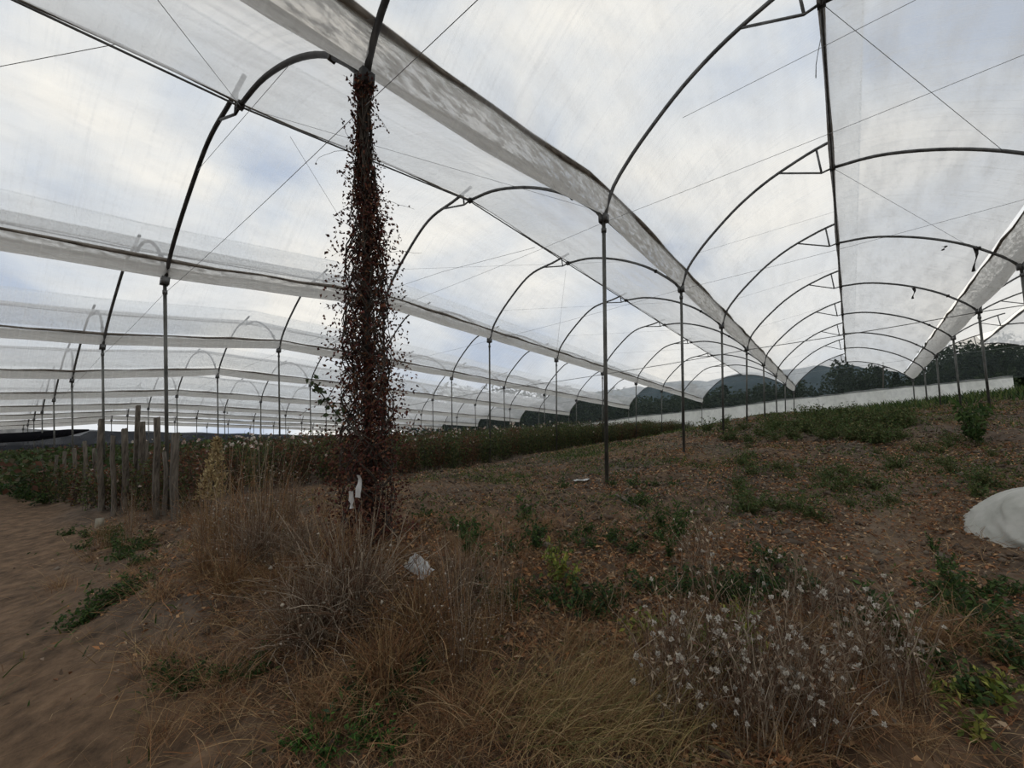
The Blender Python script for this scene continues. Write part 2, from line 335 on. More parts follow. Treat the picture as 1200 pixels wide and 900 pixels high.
STRAW = [(0.32, 0.20, 0.095), (0.22, 0.125, 0.062), (0.40, 0.28, 0.15), (0.14, 0.08, 0.048), (0.28, 0.14, 0.065)]
GREYD = [(0.23, 0.165, 0.11), (0.30, 0.23, 0.16), (0.14, 0.09, 0.06), (0.38, 0.31, 0.23), (0.17, 0.095, 0.058)]
LIT = [(0.34, 0.16, 0.070), (0.24, 0.11, 0.055), (0.42, 0.25, 0.125), (0.16, 0.08, 0.045), (0.42, 0.31, 0.20), (0.20, 0.15, 0.11)]
GREEN = [(0.036, 0.070, 0.019), (0.048, 0.092, 0.024), (0.028, 0.052, 0.018), (0.072, 0.112, 0.030)]
LIME = [(0.17, 0.21, 0.04), (0.24, 0.24, 0.05), (0.12, 0.17, 0.04)]

# ------------------------------------------------------------------ setting: ground, hills
def axis(lo, hi, dense_lo, dense_hi, st, grow=1.07):
    a = list(np.arange(dense_lo, dense_hi, st)); s = st; x = dense_hi
    while x < hi: a.append(x); s *= grow; x += s
    a.append(hi); s = st; x = dense_lo; b = []
    while x > lo: s *= grow; x -= s; b.append(max(x, lo))
    return np.array(sorted(set(b+a)))
gx = axis(-400, 260, -6.5, 4.6, 0.036, 1.055); gy = axis(-60, 420, 0.1, 9.5, 0.036, 1.05)
GX, GY = np.meshgrid(gx, gy)
GZ = H(GX, GY)
far = np.clip((np.hypot(GX, GY-20)-55)/200, 0, 1); GZ = GZ+far*2
pm = path_mask(GX, GY); bm = bare_mask(GX, GY)
c = np.zeros(GX.shape+(3,)); c[:] = SOIL
w = np.clip(fbm(GX*0.9, GY*0.9, 4, 21)*2.2+0.35, 0, 1)[..., None]; c = c*(1-w)+np.array((0.128, 0.078, 0.044))*w
w = np.clip(fbm(GX*1.3, GY*1.3, 4, 31)*3-0.1, 0, 1)[..., None]*0.6; c = c*(1-w)+np.array((0.092, 0.078, 0.064))*w
w = (np.clip(fbm(GX*0.5, GY*0.5, 4, 41)*3-0.1, 0, 1)*np.clip((GY-6)/10, 0, 1))[..., None]*0.7; c = c*(1-w)+np.array((0.070, 0.074, 0.028))*w
w = np.clip((GY-29)/5, 0, 1)[..., None]; c = c*(1-w)+np.array((0.085, 0.105, 0.035))*w
w = (pm*0.95)[..., None]; c = c*(1-w)+np.array(SAND)*w
w = (bm*0.85)[..., None]; c = c*(1-w)+np.array((0.145, 0.105, 0.072))*w
V3 = np.stack([GX, GY, GZ], -1); v, f = grid(V3)
ground = obj('ground', v, f, M['ground'], col=c.reshape(-1, 3), smooth=True)
tag(ground, 'brown earth of the plot and trodden path under the plastic tunnels', None, None, 'structure')
# hills far beyond the end of the tunnels
def hill(name, Y, pts, label):
    P = [np.array(on_y(x, y, Y)) for x, y in pts]; xs = np.linspace(P[0][0], P[-1][0], 90); zs = np.interp(xs, [p[0] for p in P], [p[2] for p in P])
    zs = zs+fbm(xs/Y*25, xs*0, 4, 9)*Y*0.02
    rows = [np.stack([xs, xs*0+Y-Y*0.25, xs*0-3], 1)]
    for k, t in ((1, 0.45), (2, 0.8), (3, 1.0)): rows.append(np.stack([xs, xs*0+Y-Y*0.25*(1-t), -3+(zs+3)*t+0*xs], 1))
    rows.append(np.stack([xs, xs*0+Y*1.2, xs*0-3], 1))
    vv, ff = grid(np.array(rows)); o = obj(name, vv, ff, M['hill'], smooth=True); tag(o, label, None, None, 'structure')
hill('hills', 700, [(560, 476), (660, 462), (760, 452), (830, 446), (880, 438), (930, 430), (990, 431), (1060, 440), (1200, 440)], 'hazy blue grey hillside beyond the end of the tunnels')

# ------------------------------------------------------------------ frame geometry
LA, WS, Y1, D = 2.510, 5.473, 5.253, 3.6
YN = [-2.2, 1.40]+[Y1+D*k for k in range(7)]+[31.4]           # n = -1, 0, 1 .. 7, 8
YEND = 31.4
def gx_of(g): return -LA-WS*g                                   # g = 0: the row with the vine; +: to the left; -: to the right
GH = {-3: (3.4, 3.8), -2: (3.2, 3.75), -1: (2.85, 3.52), 0: (2.63, 3.31), 1: (2.53, 3.10), 2: (2.33, 2.95), 3: (2.08, 2.72), 4: (1.84, 2.36), 5: (1.66, 2.10), 6: (1.52, 1.98), 7: (1.40, 1.90), 8: (1.3, 1.8)}
def gh(g, Y):
    a, b = GH[g]
    sl = 0.006 if g < 1 else 0.0
    t = [0, (0.55 if g < 4 else 0.8)]
    return np.interp(Y, [-6, -2.2, 1.4, 5.253, 8.85, YEND], [a-0.5, a-0.38, a, b, b+sl*3+(0.06 if g >= 2 else 0), b+sl*20])
LH = np.array([(0, 0), (.07, .2), (.14, .38), (.42, .75), (.8, 1.12), (1.27, 1.5), (1.75, 1.78), (2.17, 1.95), (2.5, 2.06), (2.72, 2.11), (3.15, 2.19)])
RH = np.array([(0, 0), (.12, .17), (.35, .40), (.6, .62), (1.06, .92), (1.65, 1.19), (2.2, 1.35), (2.76, 1.39)])
def smooth_curve(P, n):
    t = np.r_[0, np.cumsum(np.linalg.norm(np.diff(P, axis=0), axis=1))]; m = np.gradient(P, t, axis=0); q = np.linspace(0, t[-1], n); out = []
    for s in q:
        i = min(max(np.searchsorted(t, s)-1, 0), len(t)-2); h = t[i+1]-t[i]; u = (s-t[i])/h
        out.append((2*u**3-3*u**2+1)*P[i]+(u**3-2*u**2+u)*h*m[i]+(-2*u**3+3*u**2)*P[i+1]+(u**3-u**2)*h*m[i+1])
    return np.array(out)
LHs = smooth_curve(LH, 26); RHs = smooth_curve(RH, 18)
def LX(g):      # the arches left of the vine row close lower at the ridge
    q = LHs.copy()
    if g >= 1: t = np.clip((q[:, 0]-1.3)/1.2, 0, 1); q[:, 1] -= 0.24*t*t*(3-2*t)
    return q
def left_pt(g, s, Y, off=0):        # span between row g (its left) and row g-1 (its right); s = section (u,z)
    return np.array([gx_of(g)+s[0], Y, gh(g, Y)+s[1]+off])
def right_pt(g, s, Y, off=0):
    return np.array([gx_of(g-1)-s[0], Y, gh(g-1, Y)+s[1]+off])
SPANS = list(range(-1, 9))          # span g lies between rows g and g-1; span 0 is overhead right of the vine row
ORD = ['first', 'second', 'third', 'fourth', 'fifth', 'sixth', 'seventh', 'eighth', 'ninth', 'tenth', 'eleventh']
def rowname(g):
    if g == 0: return 'vine post row'
    if g < 0: return '%s row right of vine post row' % ORD[-g-1]
    return '%s row left of vine post row' % ORD[g-1]
def spanname(g):
    if g <= 0: return '%s tunnel right of vine post' % ORD[-g]
    return '%s tunnel left of vine post' % ORD[g-1]

# roof films: one left and one right sheet per span
YF = np.concatenate([np.linspace(a, b, 7)[:-1] for a, b in zip([-6]+YN[:-1], YN)]+[[YEND]])
def bayphase(Y):
    e = np.array([-6]+YN); i = np.clip(np.searchsorted(e, Y, side='right')-1, 0, len(e)-2); return (Y-e[i])/(e[i+1]-e[i])
SAG = np.array([4*p*(1-p) for p in [float(bayphase(y)) for y in YF]])
for g in SPANS:
    sh = []
    sec = LX(g); sec = sec[LHs[:, 1] > 0.29]
    nrm = np.gradient(sec, axis=0); nrm = np.stack([-nrm[:, 1], nrm[:, 0]], 1); nrm /= np.linalg.norm(nrm, axis=1)[:, None]
    V = np.zeros((len(YF), len(sec), 3))
    for i, Y in enumerate(YF):
        wv = 0.035*fbm(np.arange(len(sec))*0.35+g*7, np.full(len(sec), Y*0.9), 3, 50+g)
        q = sec+nrm*(0.035-0.035*SAG[i]*np.clip(np.arange(len(sec))/4, 0, 1)[:, None]+wv[:, None]*min(1, SAG[i]*2))
        V[i, :, 0] = gx_of(g)+q[:, 0]; V[i, :, 1] = Y; V[i, :, 2] = gh(g, Y)+q[:, 1]
    root = empty('ceiling', (gx_of(g)+WS/2, 10, 3), 'whitish translucent plastic film roof over '+spanname(g)); root['kind'] = 'structure'
    vv, ff = grid(V); obj('film_sheet', vv, ff, M['film'], root, smooth=True)
    sec = RHs[RHs[:, 1] > 0.30]; nrm = np.gradient(sec, axis=0); nrm = np.stack([-nrm[:, 1], nrm[:, 0]], 1); nrm /= np.linalg.norm(nrm, axis=1)[:, None]
    V = np.zeros((len(YF), len(sec), 3))
    for i, Y in enumerate(YF):
        wv = 0.035*fbm(np.arange(len(sec))*0.35+g*9+3, np.full(len(sec), Y*0.9), 3, 80+g)
        q = sec+nrm*(0.035-0.03*SAG[i]*np.clip(np.arange(len(sec))/4, 0, 1)[:, None]+wv[:, None]*min(1, SAG[i]*2))
        V[i, :, 0] = gx_of(g-1)-q[:, 0]; V[i, :, 1] = Y; V[i, :, 2] = gh(g-1, Y)+q[:, 1]
    vv, ff = grid(V); obj('film_sheet', vv, ff[:, ::-1], M['film_grey' if g < 2 else 'film'], root, smooth=True)
    # rolled dark edge of the lower sheet along the ridge
    P = np.array([right_pt(g, RHs[-1], Y, -0.0)+np.array([0.0, 0, 0.02+0.02*math.sin(Y*2.3)]) for Y in YF])
    ra = (0.032 if g < 1 else 0.013)*(1+0.3*np.sin(YF*1.7+g))
    vv, ff = tube(P, ra, 6); obj('rolled_edge', vv, ff, M['roll'], root, smooth=True)
    P = np.array([left_pt(g, LX(g)[-1], Y, 0.03) for Y in YF]); vv, ff = tube(P, 0.012, 5); obj('film_hem', vv, ff, M['film'], root, smooth=True)

# hanging film gutters
TR = smooth_curve(np.array([(-.30, .42), (-.21, .31), (-.11, .18), (-.045, .11), (.005, .075), (.05, .13), (.085, .25), (.095, .42)]), 15)
for g in range(-2, 9):
    V = np.zeros((len(YF), len(TR), 3))
    for i, Y in enumerate(YF):
        k = np.arange(len(TR)); belly = np.sin(np.pi*k/(len(TR)-1))
        q = TR.copy()*[1, 1.0 if g < 1 else 0.72]; q[:, 1] -= belly*((0.07 if g < 1 else 0.02)*SAG[i]+0.04*fbm(np.array([Y*0.8]), np.array([g*3.0]), 2, 60)[0]); q += 0.02*fbm(k[:, None]*0.5+np.array([[0, 40]]), np.full((len(TR), 2), Y*1.9+g), 2, 61)
        V[i, :, 0] = gx_of(g)+q[:, 0]; V[i, :, 1] = Y; V[i, :, 2] = gh(g, Y)+q[:, 1]
    root = empty('film_gutter', (gx_of(g), 10, float(gh(g, 10))), 'grimy hanging plastic film gutter along '+rowname(g), 'gutter')
    vv, ff = grid(V); obj('trough_film', vv, ff, M['trough'], root, smooth=True)
    for s, rr in ((0, 0.022), (-1, 0.034 if g < 1 else 0.026)):
        P = V[:, s]+np.array([0, 0, 0.0]); P = P+0.012*np.stack([np.sin(YF*3.1+g), 0*YF, np.cos(YF*4.3+g)], 1)
        vv, ff = tube(P, rr*(1+0.35*np.sin(YF*2.2+s)), 6); obj('rolled_edge', vv, ff, M['roll'], root, smooth=True)

# posts
def add_post(g, n):
    Y = YN[n+1]; X = gx_of(g); top = float(gh(g, Y)); hb = float(H(np.array([X]), np.array([Y]), False)[0])
    dr = UP-0.012*RT if g >= 0 else UP*0.35+np.array([0, 0, 0.65])-0.0*RT
    dr = dr/dr[2]; T = np.array([X, Y, top]); q = T-dr*(top-hb); hb = float(H(np.array([q[0]]), np.array([q[1]]), False)[0]); B = T-dr*(top-hb+0.12)+RT*(random.uniform(-0.03, 0.03) if n > 1 else 0)
    which = ORD[n] if n < len(ORD) else ORD[-1]
    lab = 'grey steel post, %s along the %s' % (which, rowname(g))
    if (g, n) == (0, 0): lab = 'dark steel post wrapped in dried reddish brown vine, nearest post'
    dark = (g, n) in ((0, 0),)
    mt = M['darkpipe'] if dark else M['post']; mp_ = M['darkpipe'] if dark else M['pipe']
    r = 0.028 if g < 1 else 0.024
    root = empty('steel_post', (B[0], B[1], hb), lab, 'post')
    vv, ff = tube(np.array([B, B*0.5+T*0.5, T]), r, 10); obj('pole', vv, ff, mt, root, smooth=True)
    if n <= 8:
        q = [box(T+np.array([sx*0.035, 0, 0.0]), (0.05, 0.10, 0.12)) for sx in (-1, 1)]
        vv, ff, _ = join(q); obj('fork_bracket', vv, ff, mp_, root)
        if n <= 4 and g <= 3:
            vv, ff = tube(np.array([T-dr*.20, T-dr*.14]), r*1.35, 10); obj('pipe_collar', vv, ff, mp_, root, smooth=True)
for g in range(-2, 9):
    for n in range(0, 9):
        if g == -2 and n < 3: continue
        add_post(g, n)

# hoops: each arch = two bent pipes, a short strut and a tie
def add_arch(g, n):
    Y = YN[n+1]; r = 0.027
    lab = 'bent pipe roof arch, %s along the %s' % (ORD[n], spanname(g)) if n >= 0 else 'bent pipe roof arch nearest the viewer over '+spanname(g)
    root = empty('roof_arch', (gx_of(g)+WS/2, Y, float(gh(g, Y))), lab, 'arch')
    mt = M['darkpipe'] if (n == 0 and g in (0, 1)) else M['pipe']
    LG = LX(g); P = np.array([left_pt(g, s, Y) for s in LG if s[0] < 2.70]+[left_pt(g, (2.74, float(np.interp(2.74, LG[:, 0], LG[:, 1]))), Y)]); P[0] += [0.03, 0, 0.03]; vv, ff = tube(P, r, 8); obj('hoop', vv, ff, mt, root, smooth=True)
    P2 = np.array([right_pt(g, s, Y) for s in RHs]); P2[0] += [-0.03, 0, 0.03]; vv, ff = tube(P2, r, 8); obj('hoop', vv, ff, mt, root, smooth=True)
    k = int(np.argmin(abs(LHs[:, 0]-1.98))); A = P[k]; C = P2[-1]; Bq = C+np.array([-0.16, 0, -0.03]); vv, ff = tube(np.array([A, Bq, C]), 0.017, 6); obj('tie_bar', vv, ff, mt, root, smooth=True)
    k = int(np.argmin(abs(LHs[:, 0]-(Bq[0]-gx_of(g))))); k = min(k, len(P)-1); vv, ff = tube(np.array([Bq, P[k]]), 0.017, 6); obj('strut', vv, ff, mt, root, smooth=True)
    if n >= 0 and n <= 6:
        kk = [4, len(P2)-1]; 
        for q in (box(P2[4], (0.06, 0.06, 0.06)), box(P2[-1], (0.08, 0.07, 0.08))): obj('pipe_clamp', q[0], q[1], M['darkpipe'], root)
for g in SPANS:
    for n in range(-1 if g in (0, 1) else 0, 9): add_arch(g, n)

# ridge pipes
for g in SPANS:
    P = np.array([right_pt(g, RHs[-1], Y, -0.02) for Y in YF]); vv, ff = tube(P, 0.020 if g < 1 else 0.012, 6)
    o = obj('ridge_pipe', vv, ff, M['pipe'], smooth=True, loc=P[0]); tag(o, 'long thin ridge pipe running the length of '+spanname(g), 'pipe')

# wires
def wire(pts, lab, r=0.005, sag=0.0, mat=None, name='tie_wire'):
    P = []
    pts = [np.asarray(p, dtype=float) for p in pts]
    for a, b in zip(pts[:-1], pts[1:]):
        for t in np.linspace(0, 1, 9)[:-1]: P.append(a*(1-t)+b*t-np.array([0, 0, sag*4*t*(1-t)]))
    P.append(pts[-1]); P = np.array(P); vv, ff = tube(P, r*(0.7 if r < 0.01 else 1), 4)
    o = obj(name, vv, ff, mat or M['wire'], smooth=True, loc=P[0]); tag(o, lab, 'wire'); return o
for n, r, dz in ((0, 0.004, -0.22), (1, 0.004, -0.06), (2, 0.004, 0.0), (4, 0.012, -0.02), (6, 0.006, 0.0)):
    Y = YN[n+1]
    pts = [np.array([gx_of(g), Y, gh(g, Y)+dz]) for g in range(7 if n else 4, -3, -1)]
    wire(pts, ('thick dark cable' if n == 4 else 'thin wire')+' strung across all the rows at the %s posts from the camera' % ORD[n], r, 0.03, name='cross_wire')
k0 = np.array([gx_of(0)-2.74, 1.4, gh(0, 1.4)+1.36])
wire([np.array([-2.75, 0.1, 2.6]), k0], 'thin wire from the near gutter up to the nearest ridge joint at upper left', 0.005)
wire([k0, np.array([gx_of(0), Y1, gh(0, Y1)+0.1])], 'thin wire from the nearest ridge joint across to the post behind the vine', 0.004)
wire([right_pt(1, RHs[9], 1.4), left_pt(1, LHs[11], 1.4)], 'thin wire spanning the nearest arch left of the vine-wrapped post', 0.004)
wire([np.array([-8.3, -1.4, 3.9]), np.array([-5.25, .35, 3.95])], 'thin sloping wire at the upper left edge of the roof', 0.006)
wire([on_y(340, 160, 1.9), on_y(400, 258, 3.4)], 'short thin wire hanging left of the vine', 0.004)
wire([on_y(460, 338, 5.3), on_y(520, 318, 5.3), on_y(627, 290, 5.3)], 'knotted thin wire right of the vine in the second arch', 0.005)
wire([on_y(663, 317, 8.8), on_y(652, 415, 8.8)], 'thin cord hanging in the middle of the left tunnel', 0.004)
wire([right_pt(0, RHs[-1], Y1), right_pt(0, RHs[6], YN[3])], 'thin wire slanting down the right roof slope between first arches', 0.005)
wire([right_pt(0, RHs[-1], YN[3]), right_pt(0, RHs[5], YN[4])], 'thin wire slanting down the right roof slope between second arches', 0.005)
wire([on_y(800, 138, Y1), on_y(1073, 0, Y1)], 'high thin wire across the nearest arch overhead', 0.005)
for i in range(6):       # diagonal braces further down the rows
    wire([left_pt(0, LHs[5], YN[i+3]), right_pt(0, RHs[-1], YN[i+3]+D*0.5)], 'faint diagonal wire in the right tunnel by the %s arch' % ORD[i+2], 0.003)
    wire([left_pt(1, LHs[6], YN[i+2]), right_pt(1, RHs[8], YN[i+3])], 'faint diagonal wire in the left tunnel by the %s arch' % ORD[i+1], 0.003)

# strips hanging from the arches
def strip(px, py0, py1, Y, wpx, lab, mat, name='hanging_strip'):
    a = on_y(px, py0, Y); b = on_y(px+1, py1, Y); ww = wpx*depth(a)/FPX; n = 7; Q = []
    for i in range(n):
        t = i/(n-1); p = a*(1-t)+b*t+np.array([0.03*math.sin(t*5), 0.02*math.cos(t*4), 0]); s = ww*(0.6+0.4*math.sin(1+t*6))
        Q.append([p-[s/2, 0.01, 0], p+[0, 0.02, 0], p+[s/2, -0.01, 0]])
    vv, ff = grid(np.array(Q)); v2 = vv+np.array([0, 0.006, 0]); vj, fj, _ = join([(vv, ff), (v2, ff[:, ::-1])])
    o = obj(name, vj, fj, mat, loc=a); tag(o, lab, 'strip')
strip(1142, 288, 318, YN[4], 4, 'dark strap hanging from the second visible arch at right', M['darkpipe'])
strip(1070, 337, 350, YN[5], 3, 'short dark strap hanging from the third visible arch at right', M['darkpipe'])
strip(1106, 288, 293, YN[4], 4, 'tiny dark stub hanging under the second visible arch at right', M['darkpipe'])
strip(959, 5, 90, Y1, 1.2, 'thin loose cord hanging beside the nearest right ridge', M['wire'])
strip(305, 465, 512, 9.0, 5, 'long torn white plastic strip hanging on the far left', M['paper'])
strip(266, 467, 485, 9.2, 6, 'torn scrap of white plastic caught on a far gutter at left', M['paper'])

# ------------------------------------------------------------------ end wall, side walls
cx = np.array([-46.3, -30, -21.4, -12.6, -9.4, -7.1, -2.4, 2.8, 6.4]); cz = np.array([0.9, 1.3, 1.64, 2.40, 2.58, 2.70, 3.05, 3.33, 3.46])
YC = 32.8
xs = np.linspace(-46, 6.8, 170); zt = np.interp(xs*31.53/YC, cx, cz)*YC/31.53+0.03*np.sin(xs*1.3)+0.02*np.sin(xs*5.1); zb = H(xs, xs*0+YC, False)-0.1
rows = []
for t in np.linspace(0, 1, 5): rows.append(np.stack([xs, YC+0.10*np.sin(xs*3.1+t*2)+0.07*np.sin(xs*7.3), zb*(1-t)+zt*t], 1))
vv, ff = grid(np.array(rows)); root = empty('wall_back', (-10, YC, 0), 'low white plastic curtain along the far end of the tunnels'); root['kind'] = 'structure'
obj('curtain_film', vv, ff, M['curtain'], root, smooth=True)
vv, ff = tube(rows[-1]+np.array([0, 0, 0.01]), 0.03, 5); obj('curtain_rope', vv, ff, M['paper'], root)
for g in range(-1, 8):     # netting that closes each arch above the curtain
    xl = np.linspace(0, WS, 24); zz = np.interp(xl, LX(g)[:, 0], LX(g)[:, 1])+gh(g, YEND); zr = np.interp(WS-xl, RHs[:, 0], RHs[:, 1])+gh(g-1, YEND)
    top = np.where(xl < 2.72, zz, zr); X = gx_of(g)+xl; bot = np.interp(X, cx, cz)-0.05
    vv, ff = grid(np.array([np.stack([X, X*0+31.5, bot], 1), np.stack([X, X*0+31.5, (bot+top)/2], 1), np.stack([X, X*0+31.5, np.maximum(top, bot+0.01)], 1)]))
    o = obj('wall_back_netting', vv, ff, M['endnet']); tag(o, 'fine grey netting closing the far end of '+spanname(g), None, None, 'structure')
# dark netting along the far left side
Ys = np.linspace(-6, 31, 60); X = -46.6+0*Ys; zb = H(X, Ys, False)-0.1
vv, ff = grid(np.array([np.stack([X, Ys, zb], 1), np.stack([X, Ys, zb*0.5+0.6], 1), np.stack([X, Ys, 1.35+0.05*np.sin(Ys*1.7)], 1)])); o = obj('wall_left', vv, ff, M['greynet']); tag(o, 'dark grey net side wall at the far left', None, None, 'structure')
# black shade cloth slung nearer on the left
T = np.array([on_x(x, y, -30) for x, y in ((-60, 511), (0, 508), (40, 506), (80, 503), (104, 503))]); Bm = np.array([on_x(x, y, -30) for x, y in ((-60, 527), (0, 519), (40, 517), (80, 511), (104, 505))])
vv, ff = grid(np.array([T, (T+Bm)/2+[0.1, 0, 0], Bm])); v2 = vv+np.array([0.02, 0, 0]); vj, fj, _ = join([(vv, ff), (v2, ff)])
o = obj('shade_cloth', vj, fj, M['shade'], loc=T[0]); tag(o, 'black shade cloth pulled to a point at the far left edge', 'cloth')
xs = np.linspace(-60, 400, 40); T = np.array([on_x(x, 505+0.02*max(x-100, 0)+(6 if x < 100 else 0), -36) for x in xs]); Bm = T.copy(); Bm[:, 2] = -1.1
vv, ff = grid(np.array([T, (T+Bm)/2, Bm])); o = obj('net_screen', vv, ff, M['greynet'], loc=T[0]); tag(o, 'low dark grey net screen behind the roses at left', 'netting')

# ------------------------------------------------------------------ trees beyond the tunnels
def make_tree(kind):
    root = empty('tree', (0, 0, 0)); n = 2600
    if kind == 'conifer':
        t = rng.uniform(0, 1, n)**0.8; r = (1-t)*0.20*rng.uniform(0.5, 1, n)+0.01; a = rng.uniform(0, 2*np.pi, n); C = np.stack([r*np.cos(a), r*np.sin(a), 0.12+0.88*t], 1); sz = 0.045
    elif kind == 'bush':
        k = 14; cc = np.stack([rng.uniform(-0.75, 0.75, k), rng.uniform(-0.4, 0.4, k), rng.uniform(0.2, 0.68, k)], 1); i = rng.integers(0, k, n); C = cc[i]+unit(rng.normal(size=(n, 3)))*rng.uniform(0.12, 0.30, (n, 1)); sz = 0.055
    else:
        k = 22; cc = np.stack([rng.normal(0, 0.24, k), rng.normal(0, 0.24, k), rng.uniform(0.32, 0.86, k)], 1); i = rng.integers(0, k, n); C = cc[i]+unit(rng.normal(size=(n, 3)))*rng.uniform(0.07, 0.19, (n, 1)); sz = 0.05
    C[:, 2] = np.clip(C[:, 2], 0.02, 1.0)
    D_ = unit(rng.normal(size=(n, 3))); v, f, c = leaves(C, D_, rng.normal(size=(n, 3)), sz*rng.uniform(0.7, 1.5, n), sz*0.8, mixcol(n, [(0.030, 0.050, 0.020), (0.045, 0.065, 0.028), (0.025, 0.040, 0.018)], 0.2))
    o = obj('crown', v, f, M['leaf'], root, col=c); o['kind'] = 'stuff'
    v, f = tube(np.array([[0, 0, -0.05], [0.01, 0, 0.3], [0, 0.01, 0.75]]), [0.03, 0.022, 0.008], 7); obj('trunk', v, f, M['bark'], root, smooth=True)
    return root
protos = {k: make_tree(k) for k in ('round', 'bush', 'conifer')}; used = set()
def tree(kind, px, ptop, pbase, Y, lab, wx=1.0, group=None):
    B = on_y(px, pbase, Y); T = on_y(px, ptop, Y); h = float(T[2]-B[2]); B = B.copy(); hz = float(H(np.array([B[0]]), np.array([Y]), False)[0]); bz = min(B[2], hz); h = float(T[2]-bz)
    s = (h*wx, h*wx, h); src = protos[kind]; loc = (B[0], B[1], bz)
    if kind in used: o = copy_tree(src, loc, random.uniform(0, 6), s)
    else: o = src; o.location = [float(q) for q in loc]; o.scale = s; o.rotation_euler = upright(0); used.add(kind)
    tag(o, lab, 'tree', group)
tree('round', 990, 424, 474, 62, 'large dark round tree in the far arch of the right tunnel', 0.85)
tree('round', 1012, 430, 472, 58, 'dark tree touching the right side of the largest round tree', 0.7)
tree('bush', 957, 443, 475, 60, 'low dome shaped dark tree between the gutter end and large tree', 0.8)
tree('round', 905, 446, 480, 60, 'dark tree in the far arch behind the vine row posts', 1.3)
tree('round', 885, 454, 480, 64, 'smaller dark tree at the left of the far arch group', 1.1)
tree('conifer', 1026, 432, 470, 60, 'narrow dark conifer right of the large round tree', 0.9)
tree('conifer', 1046, 438, 468, 60, 'narrow dark conifer next to the right gutter end', 1.0)
tree('round', 1056, 440, 470, 63, 'small dark tree right by the right gutter end', 0.6)
for i, (x, t_) in enumerate(((1088, 430), (1103, 416), (1122, 402), (1142, 396), (1162, 404), (1182, 406), (1204, 412), (1230, 418))):
    tree('round', x, t_, 458, 52+i % 3*4, 'tall dark tree behind the right hand posts, %s from the right gutter end' % ORD[i], 0.9)
for i, x in enumerate(range(798, 880, 12)):
    tree('conifer' if i % 3 == 1 else 'bush', x, 459-(i*7) % 11, 485, 66, 'low dark tree in the far arch left of the vine row, %s from the left' % ORD[i], 1.3)
for i, x in enumerate(range(520, 800, 26)):
    tree('bush', x, (448 if x < 700 else 457)+(i*5) % 7, 500, 44, 'dark green bank tree seen under the left gutter ends, %s from the left' % ORD[i], 1.1)
# wooden pole beyond
B = on_y(1035, 470, 45); T = on_y(1035, 424, 45); vv, ff = tube(np.array([B, T]), 0.045, 8); vj, fj, _ = join([(vv, ff), box(T-[0, 0, 0.5], (0.7, 0.05, 0.06))])
o = obj('utility_pole', vj, fj, M['wood'], loc=B); tag(o, 'thin utility pole in front of the far dark trees', 'pole')

# ------------------------------------------------------------------ rose crop left of the bare plot
def make_bush(seed, red, n=420, h=1.05):
    root = empty('rose_bush', (0, 0, 0)); k = 16
    P = paths(np.stack([rng.normal(0, 0.07, k), rng.normal(0, 0.07, k), np.full(k, -0.05)], 1), rng.uniform(0, 6.3, k), rng.uniform(0.75, 1.1, k)*h, rng.uniform(0.02, 0.35, k), rng.uniform(-0.15, 0.3, k), 5, 0.06)
    v, f = strands(P, 0.006, 0.003); obj('canes', v, f, M['bark'], root)['kind'] = 'stuff'
    i = rng.integers(0, k, n); t = rng.uniform(0.12, 1, n)*5; j = np.minimum(t.astype(int), 4); u = (t-j)[:, None]; C = P[i, j]*(1-u)+P[i, j+1]*u+rng.normal(0, 0.07, (n, 3))
    pal = [(0.070, 0.095, 0.032), (0.095, 0.120, 0.040), (0.050, 0.075, 0.026), (0.13, 0.105, 0.042)] if not red else [(0.12, 0.048, 0.030), (0.15, 0.068, 0.036), (0.08, 0.080, 0.030), (0.11, 0.070, 0.034)]
    v, f, c = leaves(C, unit(rng.normal(size=(n, 3))+[0, 0, 0.2]), rng.normal(size=(n, 3))+[0, 0, 1.5], rng.uniform(0.045, 0.085, n), 0.045, mixcol(n, pal, 0.2)); obj('leaves', v, f, M['leaf'], root, col=c)['kind'] = 'stuff'
    m = 1; tip = P[:m, -1]
    vs = []
    for q in tip:
        nn = 9; vs.append(leaves(np.repeat(q[None], nn, 0), rng.normal(size=(nn, 3))+[0, 0, 0.6], rng.normal(size=(nn, 3)), 0.035, 0.035, (0.62, 0.52, 0.46)))
    v, f, c = join(vs); obj('flowers', v, f, M['fluff'], root, col=c)['kind'] = 'stuff'
    return root
bproto = [make_bush(i, r) for i, r in enumerate((False, False, True, False, True))]; bused = set(); nb = 0
def place_bush(X, Y, i, lab, grp, s=1.0):
    z = float(H(np.array([X]), np.array([Y]), False)[0]); sc = s*random.uniform(0.88, 1.1); sc = (sc*1.05, sc*1.05, sc)
    if i in bused: o = copy_tree(bproto[i], (X, Y, z), random.uniform(0, 6.3), sc)
    else: o = bproto[i]; o.location = (float(X), float(Y), z); o.scale = sc; o.rotation_euler = upright(0); bused.add(i)
    tag(o, lab, 'rose bush', grp)
for r_, X0 in enumerate((-8.55, -9.5, -10.45, -11.4)):
    Yv = 4.6 if r_ == 0 else 2.2
    lab = 'leafy rose bush in the %s row of the dense crop' % ['front', 'second', 'third', 'fourth'][r_]; ir = 0
    while Yv < 30.5 and nb < 290:
        red = Yv < 7 and random.random() < 0.7 or random.random() < 0.15
        place_bush(X0+random.uniform(-0.12, 0.12), Yv, random.choice((2, 4)) if red else random.choice((0, 1, 3)), lab+', %s from near end' % ordw(ir), 'rose bushes in %s row' % ['front', 'second', 'third', 'fourth'][r_], 0.92+0.05*r_)
        Yv += 0.36 if r_ == 0 else 0.45; nb += 1; ir += 1
